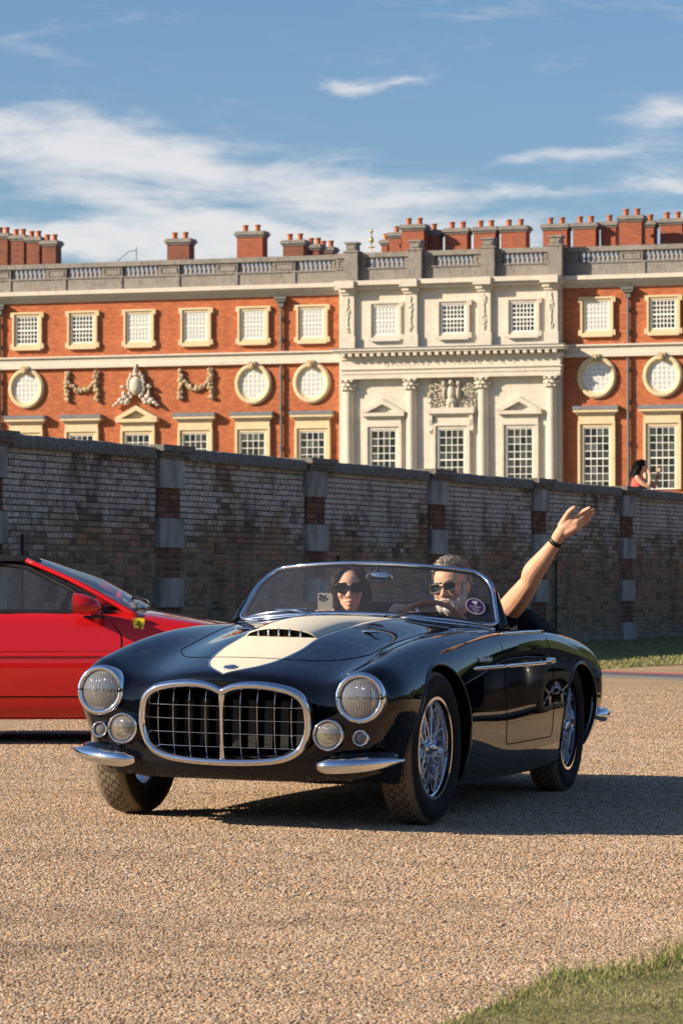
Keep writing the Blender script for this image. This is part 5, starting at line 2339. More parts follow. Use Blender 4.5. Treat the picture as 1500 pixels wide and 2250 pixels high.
# ------------------------------------------------------------------ red sports car behind (x forward = world +X)
RX0, RY0 = -.81, 22.28
RM = Matrix.Translation((RX0, RY0, gz(RX0 - 1.2, RY0))) @ Matrix.Rotation(math.radians(0), 4, 'Z')
mat('red_paint', (.55, .010, .012), .30, spec=.2, coat=1.0, coat_rough=.02)
mat('trim_black', (.010, .010, .011), .45)
mat('yellow_badge', (.95, .80, .03), .35)
mat('seat_tan', (.16, .14, .13), .7)
mat('paper', (.6, .6, .58), .7)
red = thing('sports_car', 'red closed sports car with black roof and yellow shield badge behind the roadster', 'car', RM)
RR = [
    (-3.27, [.55, .66, .74, .77, .77, .73, .66, .48, .25, 0], [.32, .32, .40, .50, .62, .75, .83, .85, .86, .86]),
    (-3.10, [.66, .78, .86, .89, .89, .85, .77, .54, .28, 0], [.24, .24, .35, .47, .60, .76, .86, .88, .89, .89]),
    (-2.45, [.72, .86, .93, .955, .95, .90, .82, .58, .3, 0], [.17, .18, .31, .45, .575, .74, .845, .87, .88, .88]),
    (-1.8, [.72, .865, .925, .945, .938, .895, .835, .60, .3, 0], [.16, .17, .30, .44, .565, .715, .815, .84, .85, .85]),
    (-1.1, [.72, .865, .92, .935, .928, .89, .835, .6, .3, 0], [.16, .17, .30, .44, .562, .705, .805, .83, .84, .84]),
    (-.55, [.72, .86, .912, .928, .922, .885, .822, .6, .3, 0], [.16, .17, .30, .44, .558, .70, .803, .83, .845, .845]),
    (0, [.7, .84, .90, .925, .92, .875, .775, .56, .28, 0], [.16, .175, .30, .43, .55, .67, .738, .730, .740, .740]),
    (.45, [.65, .78, .855, .885, .875, .82, .69, .5, .25, 0], [.17, .18, .30, .41, .515, .61, .672, .665, .675, .675]),
    (.82, [.5, .62, .70, .745, .735, .68, .56, .41, .2, 0], [.20, .22, .30, .38, .45, .51, .55, .55, .56, .56]),
    (.98, [.4, .5, .56, .6, .59, .54, .44, .33, .16, 0], [.24, .25, .30, .36, .40, .44, .46, .47, .47, .47]),
]
TR = np.array([[[a, w[j], z[j]] for j in range(10)] for a, w, z in RR])
CR = TR.copy()
for _ in range(3):
    CR = CR + .8 * (TR - bsurf(CR, 1, 1))
SR = bsurf(CR, 12, 7)
SR[:, -1, 1] = 0
RARCH = ((0.0, .31, .355, .345), (-2.45, .31, .365, .355))
fs, vs = [], []
NRr, NCr = SR.shape[:2]
dropr = np.zeros((NRr - 1, NCr - 1), bool)
for i in range(NRr - 1):
    for j in range(NCr - 1):
        c = (SR[i, j] + SR[i + 1, j + 1]) / 2
        if j < 42 and any(math.hypot((c[0] - a) / rx, (c[2] - z) / rz) < 1 for a, z, rx, rz in RARCH):
            dropr[i, j] = True
        if j > 43 and -2.0 < c[0] < -.66 and c[1] < .78:
            dropr[i, j] = True
SRS = SR.copy()
for i in range(NRr):
    for j in range(NCr):
        q = [dropr[a, c] for a in (i - 1, i) for c in (j - 1, j) if 0 <= a < NRr - 1 and 0 <= c < NCr - 1]
        if any(q) and not all(q) and j < 43:
            for a, z, rx, rz in RARCH:
                rho = math.hypot((SR[i, j, 0] - a) / rx, (SR[i, j, 2] - z) / rz)
                if .8 < rho < 1.2:
                    SRS[i, j, 0] = a + (SR[i, j, 0] - a) / rho
                    SRS[i, j, 2] = z + (SR[i, j, 2] - z) / rho
b = MB()
for s in (1, -1):
    o = len(b.v)
    b.v += [(SRS[i, j, 0], s * SRS[i, j, 1], SRS[i, j, 2]) for i in range(NRr) for j in range(NCr)]
    for i in range(NRr - 1):
        for j in range(NCr - 1):
            if not dropr[i, j]:
                q = [o + i * NCr + j, o + (i + 1) * NCr + j, o + (i + 1) * NCr + j + 1, o + i * NCr + j + 1]
                b.f.append(tuple(q if s < 0 else q[::-1]))
                b.mi.append(0)
rbody = b.build('body', 'red_paint', red, smooth=True, recalc=False)
bm = bmesh.new()
bm.from_mesh(rbody.data)
bmesh.ops.remove_doubles(bm, verts=bm.verts, dist=1e-5)
bmesh.ops.delete(bm, geom=[v for v in bm.verts if not v.link_faces], context='VERTS')
bmesh.ops.recalc_face_normals(bm, faces=bm.faces)
if sum(f.normal.z for f in bm.faces if f.calc_center_median().z > .7) < 0:
    bmesh.ops.reverse_faces(bm, faces=bm.faces)
bm.to_mesh(rbody.data)
bm.free()


def r_side(a, z, off=0.0, s=-1):
    P = SR[:, :44].reshape(-1, 3)
    d = (P[:, 0] - a) ** 2 + (P[:, 2] - z) ** 2
    ix = np.argpartition(d, 5)[:5]
    w = 1 / (d[ix] + 1e-5)
    y = (P[ix, 1] * w).sum() / w.sum() + off
    return Vector((a, s * y, z))


def tubes(name, pts, r, mt, par, n=6, flat=1.0):
    b = MB()
    b.tube(pts, r, n, flat=flat)
    return b.build(name, mt, par, smooth=True)


for s in (1, -1):
    b = MB()
    b.box2((-1.85, s * .90, .30), (-.66, s * .86, .31)) if False else None
    tubes('crease', [r_side(a, .572, -.001, s) for a in np.linspace(-2.0, -.42, 14)], .002, 'black_gap', rbody)
    tubes('crease', [r_side(a, .548, .001, s) for a in np.linspace(-2.0, -.42, 14)], .010, 'red_paint', rbody)
    tubes('sill_line', [r_side(a, .298, -.002, s) for a in np.linspace(-2.0, -.40, 14)], .005, 'black_gap', rbody)
    dr = [r_side(-.62 + .09 * sm(.80, .66, z) + .02 * sm(.6, .3, z), z, -.001, s) for z in np.linspace(.80, .19, 16)]
    tubes('shut_line', dr, .004, 'black_gap', rbody)
    tubes('shut_line', [r_side(-1.86, z, -.001, s) for z in np.linspace(.80, .19, 12)], .004, 'black_gap', rbody)
    tubes('window_seal', [r_side(a, .805, .000, s) for a in np.linspace(-1.95, -.62, 14)], .010, 'trim_black', rbody, flat=.6)
# roof, screen, side glass
def roof_edge(a):
    return .60 + .03 * sm(-1.2, -1.6, a)


pb, pt_ = Vector((-.50, -.80, .822)), Vector((-1.13, -.600, 1.128))
for s in (1, -1):
    a0 = Vector((pb.x, s * .80, pb.z))
    a1 = Vector((pt_.x, s * .60, pt_.z))
    mid = (a0 + a1) / 2 + Vector((0, s * .012, .018))
    b = MB()
    b.tube(spline([a0 + Vector((.06, 0, -.03)), a0, mid, a1], 6), [.03] + [.036] * 6 + [.034] * 6 + [.03] * 6, 10, flat=.55, up=(0, s, 0))
    b.build('pillar', 'red_paint', red, smooth=True)
    b = MB()
    b.tube([r_side(-.60, .806, .0, s), Vector((-.86, s * .725, .955)), Vector((-1.13, s * .615, 1.085)), Vector((-1.35, s * .60, 1.118)), Vector((-1.75, s * .60, 1.11))], .016, 8)
    b.build('window_frame', 'trim_black', red, smooth=True)
    b = MB()
    prof = [(-.62, .806, .82), (-.86, .725, .955), (-1.13, .615, 1.085), (-1.35, .60, 1.118), (-1.75, .60, 1.11)]
    rows = [[(a, s * (r_side(a, .806, -.008, 1).y), .81), (a, s * w, z)] for a, w, z in prof]
    b.grid(rows)
    b.build('side_window', 'tint_glass', red, smooth=True)
    b = MB()
    b.add([(-1.76, s * .825, .81), (-1.95, s * .82, .83), (-2.4, s * .66, .90), (-1.90, s * .60, 1.12), (-1.76, s * .605, 1.11)], [(0, 1, 2, 3, 4)])
    b.build('quarter_panel', 'red_paint', red)
b = MB()
rows = []
for q in np.linspace(-1, 1, 15):
    k = 1 - q * q
    rows.append([(-.53 + .13 * k, .80 * q, .815 + .03 * k), (-.82 + .12 * k, .72 * q, .985 + .03 * k), (-1.14 + .05 * k, .61 * q, 1.125 + .022 * k)])
b.grid(rows)
b.build('windscreen', 'tint_glass', red, smooth=True)
b = MB()
rows = []
for q in np.linspace(-1, 1, 21):
    k = 1 - abs(q) ** 3
    rows.append([(-1.10 + .05 * k, .615 * q, 1.105 + .022 * k), (-1.16 + .04 * k, .625 * q, 1.128 + .030 * k), (-1.35, .635 * q, 1.125 + .045 * k), (-1.65, .63 * q, 1.12 + .045 * k), (-1.92, .61 * q, 1.09 + .04 * k), (-2.35, .58 * q, .92 + .03 * k)])
b.grid(rows)
b.build('roof', 'soft_top', red, smooth=True)
b = MB()
b.box2((-2.2, -.74, .25), (-.55, .74, .28))
rows = [[(-.50, q, .72), (-.62, q, .79), (-.86, q, .80), (-.92, q, .60)] for q in np.linspace(-.72, .72, 7)]
b.grid(rows)
b.build('interior', 'trim_black', red)
for q in (-.36, .36):
    b = MB()
    b.blob((-1.62, q, .68), (.12, .24, .32), 2, .0, 2)
    b.blob((-1.68, q, 1.0), (.06, .12, .09), 2, .0, 2)
    b.blob((-1.40, q, .42), (.28, .24, .10), 2, .0, 2)
    b.build('seat', 'seat_tan', red, smooth=True)
b = MB()
b.box((-1.05, .30, .93), (.07, .01, .13), Matrix.Rotation(.15, 3, 'Y'))
b.build('tax_card', 'paper', red)
tubes('steering_wheel', [(-1.0 + .06 * math.sin(t), .36 + .17 * math.cos(t), .78 + .16 * math.sin(t)) for t in np.linspace(0, 6.28, 24)], .014, 'trim_black', red)
# door mirrors
for s in (-1, 1):
    b = MB()
    c = Vector((-.735, s * .985, .862))
    rings = []
    for k in range(11):
        t = k / 10
        rr_ = (.058 * math.sin(math.pi * min(1, .16 + .84 * t) * .5) ** .7) if False else .062 * math.sqrt(max(0, 1 - ((t - .12) / .9) ** 2)) if t > .12 else .062
        rings.append([c + Vector((-.08 + .165 * t, rr_ * 1.45 * math.cos(q), 1.12 * rr_ * math.sin(q) * (1.0 if math.sin(q) > 0 else .85) - .02 * t)) for q in np.linspace(0, 2 * math.pi, 20, endpoint=False)])
    b.grid(rings, close_v=True)
    b.tube([c + Vector((.04, -s * .05, -.03)), c + Vector((.06, -s * .12, -.085)), c + Vector((.09, -s * .16, -.10))], [.045, .04, .035], 10, flat=.6)
    mi_ = b.build('door_mirror', 'red_paint', red, smooth=True)
    b = MB()
    b.add([c + Vector((-.076, .086 * math.cos(q), .055 * math.sin(q))) for q in np.linspace(0, 2 * math.pi, 20, endpoint=False)], [tuple(range(20))])
    b.build('mirror_glass', 'chrome', mi_)
    b = MB()
    b.box2(tuple(c + Vector((-.02, -s * .02, -.085))), tuple(c + Vector((.10, -s * .15, -.07))))
    b.build('mirror_foot', 'trim_black', mi_)
# wiper arms at the screen base
tubes('wiper', [(-.36, -.45, .845), (-.40, -.40, .885), (-.50, -.22, .90)], .010, 'trim_black', red)
# shield badge with a rearing horse
bx, bz = -.425, .735
sh = [(-.036, .042), (0, .046), (.036, .042), (.034, .005), (.024, -.028), (0, -.050), (-.024, -.028), (-.034, .005)]
p0 = r_side(bx, bz, .004)
b = MB()
b.prism([(p0.x + x, p0.z + z) for x, z in sh], p0.y - .006, p0.y + .02)
bg = b.build('shield_badge', 'yellow_badge', red)
horse = [(580, 315), (640, 270), (700, 250), (760, 300), (775, 400), (740, 490), (800, 540), (870, 580), (900, 540), (905, 470), (925, 450), (950, 520), (935, 590), (880, 630), (830, 650), (800, 680), (800, 740), (780, 740), (770, 690), (640, 725), (595, 710), (690, 690), (700, 620), (690, 570), (640, 520), (590, 490), (540, 480), (545, 540), (565, 570), (520, 565), (505, 500), (460, 480), (520, 420), (590, 440), (640, 420), (680, 380), (670, 330), (620, 325)]
b = MB()
b.add([(p0.x + (x - 690) * 9.2e-5, p0.y - .0085, p0.z - (z - 500) * 9.2e-5) for x, z in horse], [tuple(range(len(horse)))])
b.build('horse_emblem', 'trim_black', bg)
b = MB()
b.tube([(p0.x + x, p0.y - .007, p0.z + z) for x, z in sh], .002, 6, closed=True)
b.build('badge_rim', 'chrome', bg)
# wheels
ME_RT = mk(lathe_y([(.21, -.11), (.25, -.118), (.29, -.112), (.308, -.095), (.312, -.06), (.312, .06), (.308, .095), (.29, .112), (.25, .118), (.21, .11)], 48), 'tyre', 'tyre')
b = lathe_y([(.215, .105), (.205, .09), (.19, .0), (.19, -.10)], 40)
for q in range(5):
    a = 2 * math.pi * q / 5
    b.tube([(.03 * math.cos(a), .075, .03 * math.sin(a)), (.2 * math.cos(a), .085, .2 * math.sin(a))], [.045, .03], 8, flat=.5, up=(0, 1, 0))
ME_RR = mk(b, 'wheel', 'chrome_soft', 40)
for a in (0, -2.45):
    for s in (1, -1):
        o = link('wheel', ME_RR, red, Matrix.Translation((a, s * .80, .312)) @ Matrix.Rotation(0 if s > 0 else math.pi, 4, 'Z'))
        link('tyre', ME_RT, o)
b = MB()
b.grid([[(SR[i, 0, 0], -SR[i, 0, 1], SR[i, 0, 2] + .01), (SR[i, 0, 0], SR[i, 0, 1], SR[i, 0, 2] + .01)] for i in range(0, NRr, 6)])
b.build('underside', 'under', red)
for a, z, rx, rz in RARCH:
    for s in (1, -1):
        b = MB()
        rings = [[(a + rx * k * math.cos(math.radians(-5 + 190 * q / 20)), s * w, z + rz * k * math.sin(math.radians(-5 + 190 * q / 20))) for q in range(21)] for w, k in ((.87, 1.02), (.5, 1.02), (.5, .05))]
        b.grid(rings)
        b.build('wheel_housing', 'cavity', rbody)

# belt of woodland far behind the photographer (seen only as the dark line in the paintwork)
m = mat('wood_mass', (.035, .05, .018), .95)
b = MB()
rw = random.Random(4)
for i in range(84):
    t = i / 83
    ang = math.radians(-205 + 278 * t)
    R = 95 + rw.uniform(-12, 12)
    x, y = R * math.cos(ang), R * math.sin(ang) + 10
    if x < -55 and y > -40:
        continue
    hgt = rw.uniform(7, 12)
    for q in range(3):
        b.blob((x + rw.uniform(-4, 4), y + rw.uniform(-4, 4), hgt * rw.uniform(.35, .6)), (rw.uniform(5, 8), rw.uniform(5, 8), hgt * rw.uniform(.42, .6)), i * 3 + q, .6, 3)
tag(b.build('woodland', 'wood_mass', smooth=True), 'distant belt of dark trees behind the viewer', 'trees', kind='stuff')

# a second sports car, black, parked off to the right (mirrored in the roadster's flank)
mat('dark_paint', (.006, .006, .007), .35, spec=.2, coat=1.0, coat_rough=.02)


def copy_tree(o, parent, swap):
    c = o.copy()
    COL.objects.link(c)
    c.parent = parent
    if o.type == 'MESH' and any(m_ and m_.name in swap for m_ in o.data.materials):
        c.data = o.data.copy()
        for k, m_ in enumerate(c.data.materials):
            if m_ and m_.name in swap:
                c.data.materials[k] = MATS[swap[m_.name]]
    for ch in o.children:
        copy_tree(ch, c, swap)
    return c


dark = copy_tree(red, None, {'red_paint': 'dark_paint', 'yellow_badge': 'dark_paint'})
dark.name = 'sports_car'
dark.matrix_world = Matrix.Translation((4.6, 25.5, gz(4.6, 25))) @ Matrix.Rotation(math.radians(105), 4, 'Z')
tag(dark, 'black closed sports car parked to the right of the roadster', 'car')
for ch in list(dark.children):
    if ch.name.startswith(('shield_badge', 'door_mirror', 'tax_card')):
        for g_ in list(ch.children):
            bpy.data.objects.remove(g_)
        bpy.data.objects.remove(ch)
# ------------------------------------------------------------------ people
CMI = CMX.inverted()


def car_at(px, py, a):
    """point of the roadster's own space at forward distance a, on the line of sight of a photo point"""
    o = CMI @ Vector((0, 0, CAMH))
    d = CMI.to_3x3() @ ray(px, py)
    return o + d * ((a - o.x) / d.x)


def skin_mat(name, col, spots):
    m = mat(name, col, .55, spec=.35)
    nb = NB(m)
    n1 = nb.noise(22, 4, .6)
    n2 = nb.noise(160, 3, .6)
    c = nb.mix(nb.rng(n1, .4, .65, 0, .6), col, spots)
    nb.col(c)
    nb.b.inputs['Subsurface Weight'].default_value = .12
    nb.b.inputs['Subsurface Radius'].default_value = (.012, .005, .003)
    nb.bump(n2, .002, .25)


skin_mat('skin_man', (.66, .38, .25), (.58, .29, .18))
skin_mat('skin_woman', (.68, .41, .29), (.60, .32, .21))
mat('lips', (.42, .13, .11), .4)
mat('shirt_black', (.010, .010, .011), .9, spec=.2)
mat('top_dark', (.018, .018, .022), .9, spec=.2)
mat('coral', (.72, .12, .09), .8)
mat('lens_dark', (.006, .006, .007), .06, spec=.7)
mat('frame_black', (.006, .006, .006), .2)
mat('frame_gold', (.22, .15, .08), .35, metal=.2)
mat('phone_white', (.55, .53, .46), .25)
mat('phone_dark', (.01, .01, .011), .2)
mat('strap', (.012, .011, .011), .5)
mat('teeth', (.7, .66, .6), .4)


def hair_mat(name, a, bcol):
    m = mat(name, a, .45, spec=.4)
    nb = NB(m)
    st = nb.noise(240, 3, .6, stretch=(1, 1, .12))
    nb.col(nb.mix(nb.math('FRACT', nb.math('ADD', nb.rand(), nb.math('MULTIPLY', st, 1.4))), a, bcol))
    nb.bump(st, .003, .5)


hair_mat('hair_grey', (.20, .17, .14), (.56, .52, .46))
hair_mat('hair_brown', (.020, .010, .007), (.065, .028, .016))
hair_mat('hair_black', (.010, .007, .006), (.028, .018, .014))
hair_mat('beard_grey', (.46, .43, .39), (.78, .75, .70))


class Fig(MB):
    """overlapping rounded solids that are fused into one skin"""

    def cap(s, pts, rs, n=14):
        pts = [Vector(p) for p in pts]
        # rounded ends
        P, R = [], []
        t0 = (pts[0] - pts[1]).normalized()
        t1 = (pts[-1] - pts[-2]).normalized()
        for k in (0, 1, 2, 3):
            a = math.pi / 2 * k / 4
            P.append(pts[0] + t0 * rs[0] * math.cos(a))
            R.append(max(1e-4, rs[0] * math.sin(a)))
        if len(pts) > 2:
            dp, dr = [], []
            A = spline([(*p, r) for p, r in zip(pts, rs)], 4)
            for q in A:
                P.append(Vector(q[:3]))
                R.append(q[3])
        else:
            for k in range(5):
                P.append(pts[0].lerp(pts[1], k / 4))
                R.append(rs[0] + (rs[1] - rs[0]) * k / 4)
        for k in (3, 2, 1, 0):
            a = math.pi / 2 * k / 4
            P.append(pts[-1] + t1 * rs[-1] * math.cos(a))
            R.append(max(1e-4, rs[-1] * math.sin(a)))
        return s.tube(P, R, n)

    def ell(s, c, r, M=None, sub=3):
        return s.blob(c, r, 0, 0.0, sub, M)

    def fuse(s, name, voxel, matn, parent, smooth=3, M=None):
        me = s.mesh(name, True)
        tmp = bpy.data.objects.new('tmp', me)
        COL.objects.link(tmp)
        r = tmp.modifiers.new('r', 'REMESH')
        r.mode = 'VOXEL'
        r.voxel_size = voxel
        r.use_smooth_shade = True
        sm__ = tmp.modifiers.new('s', 'SMOOTH')
        sm__.factor = .5
        sm__.iterations = smooth
        out = bpy.data.meshes.new_from_object(tmp.evaluated_get(bpy.context.evaluated_depsgraph_get()))
        bpy.data.objects.remove(tmp)
        out.materials.clear()
        out.materials.append(MATS[matn])
        out.polygons.foreach_set('use_smooth', [True] * len(out.polygons))
        return link(name, out, parent, M)


def head_solids(f, H, k=1.0, man=True):
    """H: matrix of the head (x out of the face, y to its left, z up, origin between the ears)"""
    R3 = H.to_3x3()

    def E(c, r):
        f.ell(H @ Vector([x * k for x in c]), [x * k for x in r], R3)

    def C(pts, rs):
        f.cap([H @ Vector([x * k for x in p]) for p in pts], [r * k for r in rs], 10)
    E((-.012, 0, .038), (.096, .076, .084))
    E((.028, 0, -.015), (.062, .064, .080))
    E((.030, 0, -.062), (.054, .050, .050))
    E((.060, 0, -.094), (.026, .028, .020))
    C([(.074, 0, .020), (.090, 0, -.006), (.104, 0, -.030)], [.008, .010, .0125])
    E((.094, .011, -.032), (.011, .009, .008))
    E((.094, -.011, -.032), (.011, .009, .008))
    for s in (1, -1):
        E((.058, s * .040, -.024), (.026, .022, .024))
        E((.066, s * .030, .022), (.018, .028, .009))
        E((-.008, s * .076, -.006), (.017, .009, .031))
        E((-.012, s * .081, .006), (.012, .007, .016))
        E((.02, s * (.050 if man else .040), -.060), (.034, .013, .024))
    C([(.080, -.022, -.066), (.089, 0, -.063), (.080, .022, -.066)], [.005, .0075, .005])
    C([(.079, -.018, -.076), (.087, 0, -.077), (.079, .018, -.076)], [.005, .0085, .005])


def strands(name, roots, H, matn, parent, width, seed):
    """roots: list of point chains in head space"""
    b = MB()
    rs = random.Random(seed)
    for ch in roots:
        P = [H @ Vector(p) for p in ch]
        n = len(P)
        side = (P[-1] - P[0]).cross(Vector((rs.gauss(0, 1), rs.gauss(0, 1), rs.gauss(0, 1))))
        if side.length < 1e-6:
            continue
        side.normalize()
        o = len(b.v)
        for i, p in enumerate(P):
            w = width * (1 - .85 * (i / (n - 1)) ** 2)
            b.v += [tuple(p - side * w), tuple(p + side * w)]
        for i in range(n - 1):
            b.f.append((o + 2 * i, o + 2 * i + 1, o + 2 * i + 3, o + 2 * i + 2))
            b.mi.append(0)
    return b.build(name, matn, parent, smooth=True, recalc=False)


def scalp(th, ph, k=1.0, grow=.004):
    """th 0 = front, 180 = back; ph from the crown down"""
    x = (.096 + grow) * math.sin(ph) * math.cos(th) - .012
    y = (.076 + grow) * math.sin(ph) * math.sin(th)
    z = (.084 + grow) * math.cos(ph) + .038
    return Vector((x * k, y * k, z * k))


def glasses(H, parent, wide, high, rimmat, k=1.0, round_=.5, thick=.004, xf=.096, zc=.006, cat=0.0):
    b, l = MB(), MB()
    for s in (1, -1):
        c = Vector((xf, s * (wide / 2 + .009), zc))
        ring = []
        for q in range(24):
            t = 2 * math.pi * q / 24
            ct, st = math.cos(t), math.sin(t)
            e = 2 / (2 + round_ * 4)
            y = wide / 2 * math.copysign(abs(ct) ** e, ct)
            z = high / 2 * math.copysign(abs(st) ** e, st)
            z += cat * max(0, s * y * s) * (1 if st > 0 else .2) / wide if y * s > 0 or True else 0
            ring.append(H @ Vector([(c.x - abs(c.y + y) ** 2 * 3.2) * k, (c.y + y) * k, (c.z + z) * k]))
        b.tube(ring, thick * k, 6, closed=True)
        l.add(ring, [tuple(range(24))])
        tmp = [H @ Vector([p[0] * k, p[1] * k, p[2] * k]) for p in ((xf - (wide + .009) ** 2 * 3.2, s * (wide + .008), zc + high * .25), (.04, s * .080, zc + .010), (-.01, s * .083, zc + .008))]
        b.tube(tmp, thick * 1.1 * k, 6)
    b.tube([H @ Vector([p[0] * k, p[1] * k, p[2] * k]) for p in ((xf - .002, .010, zc + high * .15), (xf + .004, 0, zc + high * .2), (xf - .002, -.010, zc + high * .15))], thick * k, 6)
    g = b.build('sunglasses', rimmat, parent, smooth=True)
    l.build('lenses', 'lens_dark', g)
    return g


def head_matrix(pos, yaw, pitch, roll):
    """yaw to the car's left, pitch up, roll towards its right shoulder (degrees)"""
    return Matrix.Translation(pos) @ Matrix.Rotation(math.radians(yaw), 4, 'Z') @ Matrix.Rotation(math.radians(-pitch), 4, 'Y') @ Matrix.Rotation(math.radians(roll), 4, 'X')


# ---- driver
man = thing('person', 'grey bearded driver in sunglasses and black shirt waving his raised arm', 'person', CMX)
HM = head_matrix(car_at(990, 1292, -1.93), -10, -2, 10)
f = Fig()
head_solids(f, HM, 1.02)
hp = HM.translation
tc_ = Vector((-2.02, .33, .62))
f.cap([HM @ Vector((-.02, 0, -.07)), Vector((-1.99, .30, .83)), Vector((-2.01, .32, .76))], [.062, .060, .075])
f.cap([Vector((-2.02, .33, .74)), Vector((-2.02, .33, .50)), Vector((-1.98, .33, .34))], [.13, .15, .16])
f.cap([Vector((-2.02, .15, .79)), Vector((-2.02, .50, .80))], [.065, .065])
sh_ = car_at(1106, 1352, -2.0)
el_ = car_at(1163, 1280, -1.86)
wr_ = car_at(1220, 1190, -1.78)
f.cap([Vector((-2.02, .45, .80)), sh_, sh_.lerp(el_, .5) + Vector((0, .004, -.002)), el_], [.060, .060, .059, .046])
f.cap([el_, el_.lerp(wr_, .22) + Vector((0, -.008, .010)), el_.lerp(wr_, .6) + Vector((0, -.003, .004)), wr_], [.046, .0515, .041, .0285], 14)
# waving hand
ah = -1.77


def hp_(x, y, a=ah):
    return car_at(x, y, a)


f.cap([wr_, hp_(1232, 1170)], [.030, .031])
f.cap([hp_(1233, 1166), hp_(1252, 1146)], [.026, .027])
f.cap([hp_(1241, 1172), hp_(1264, 1158)], [.024, .025])
f.cap([hp_(1246, 1158), hp_(1266, 1148)], [.026, .024])
f.cap([hp_(1232, 1155), hp_(1243, 1135, ah + .02), hp_(1251, 1123, ah + .03), hp_(1261, 1115, ah + .035)], [.018, .0145, .0125, .010])
for (x0, y0, x1, y1, x2, y2, r_, da) in ((1256, 1141, 1276, 1126, 1294, 1116, .0105, .018), (1262, 1147, 1284, 1132, 1303, 1121, .0108, .006), (1266, 1154, 1287, 1140, 1303, 1129.5, .0102, -.006), (1267, 1161, 1282, 1151, 1295, 1143, .0092, -.018)):
    f.cap([hp_(x0, y0), hp_(x1, y1, ah + da), hp_(x2, y2, ah + da * 1.8)], [r_ * 1.1, r_, r_ * .82], 10)
# other arm to the wheel
rs_ = Vector((-2.0, .16, .77))
re_ = Vector((-1.86, .06, .62))
rw_ = car_at(866, 1352, -1.62)
f.cap([rs_, re_], [.055, .046])
f.cap([re_, rw_], [.046, .030])
f.cap([rw_, car_at(872, 1341, -1.585)], [.032, .034])
for q, (x, y) in enumerate(((858, 1341), (866, 1335), (875, 1331.5), (884, 1331))):
    p0, p1, p2 = car_at(x + 3, y + 5, -1.60), car_at(x, y, -1.565), car_at(x + 6, y + 9, -1.545)
    f.cap([p0, p1, p2], [.0115, .0105, .009], 10)
f.cap([car_at(882, 1341, -1.60), car_at(893, 1333, -1.585), car_at(902, 1329, -1.575)], [.013, .011, .009], 10)
f.fuse('body', .0042, 'skin_man', man, 3)
# shirt
s_ = Fig()
s_.cap([Vector((-2.03, .33, .765)), Vector((-2.03, .33, .50)), Vector((-1.98, .33, .33))], [.155, .172, .18])
s_.cap([Vector((-2.03, .14, .785)), Vector((-2.03, .47, .80))], [.080, .082])
s_.cap([Vector((-2.03, .44, .79)), sh_ + Vector((-.004, -.006, -.010)), sh_.lerp(el_, .10)], [.084, .078, .070])
s_.cap([rs_ + Vector((-.01, 0, 0)), rs_.lerp(re_, .6)], [.072, .066])
s_.fuse('shirt', .008, 'shirt_black', man, 4)
# wrist band and ring
wd = (hp_(1232, 1170) - el_).normalized()
b = MB()
wc = wr_ + wd * .0
q_ = wd.to_track_quat('Z', 'Y').to_matrix()
b.lathe([(.0325, -.011), (.0345, -.010), (.0345, .010), (.0325, .011)], wr_, n=24, M=q_)
b.build('wrist_band', 'strap', man, smooth=True)
# hair, beard, glasses
rs2 = random.Random(3)
b = Fig()
b.ell(HM @ Vector((-.026, 0, .058)), (.094, .078, .078), HM.to_3x3())
b.ell(HM @ Vector((-.040, 0, .010)), (.076, .0805, .078), HM.to_3x3())
b.fuse('hair_base', .006, 'hair_grey', man, 2)
ro = []
for _ in range(5200):
    th, ph = rs2.uniform(-math.pi, math.pi), math.acos(rs2.uniform(-.30, 1))
    front = math.cos(th)
    if ph > .98 and front > .35:
        continue
    if ph > 1.35 and front > -.05:
        continue
    p = scalp(th, ph, 1.04, .006 + .010 * max(0, math.cos(ph)))
    n_ = (p - Vector((-.012, 0, .038))).normalized()
    top = max(0, math.cos(ph))
    L_ = rs2.uniform(.020, .040) + .012 * top
    d = n_ * (.50 * top * (1 + .5 * front) + .10) + Vector((-.80, rs2.gauss(0, .30) - .15, .05 - .45 * (1 - top)))
    d.normalize()
    ch = [p]
    for q in range(4):
        p = p + d * L_ / 4
        d = (d + n_ * -.10 + Vector((-.10, rs2.gauss(0, .16), -.10))).normalized()
        ch.append(p.copy())
    ro.append(ch)
strands('hair', ro, HM, 'hair_grey', man, .0012, 4)
b = Fig()
R3 = HM.to_3x3()
b.ell(HM @ Vector((.032, 0, -.080)), (.055, .051, .035), R3)
b.ell(HM @ Vector((.062, 0, -.100)), (.0275, .030, .0185), R3)
for s in (1, -1):
    b.cap([HM @ Vector((.010, s * .0705, -.010)), HM @ Vector((.016, s * .066, -.045)), HM @ Vector((.034, s * .050, -.085))], [.011, .017, .022])
    b.cap([HM @ Vector((.045, s * .056, -.050)), HM @ Vector((.055, s * .046, -.075)), HM @ Vector((.050, s * .040, -.098))], [.012, .016, .018])
    b.cap([HM @ Vector((-.012, s * .074, .035)), HM @ Vector((.010, s * .0725, .012)), HM @ Vector((.012, s * .0715, -.02))], [.010, .010, .010])
    b.cap([HM @ Vector((.099, s * .004, -.0515)), HM @ Vector((.093, s * .022, -.057)), HM @ Vector((.078, s * .034, -.075)), HM @ Vector((.066, s * .036, -.095))], [.0062, .0065, .008, .011], 8)
bd_ = b.fuse('beard_base', .005, 'beard_grey', man, 2)
ro = []
inv = HM.inverted()
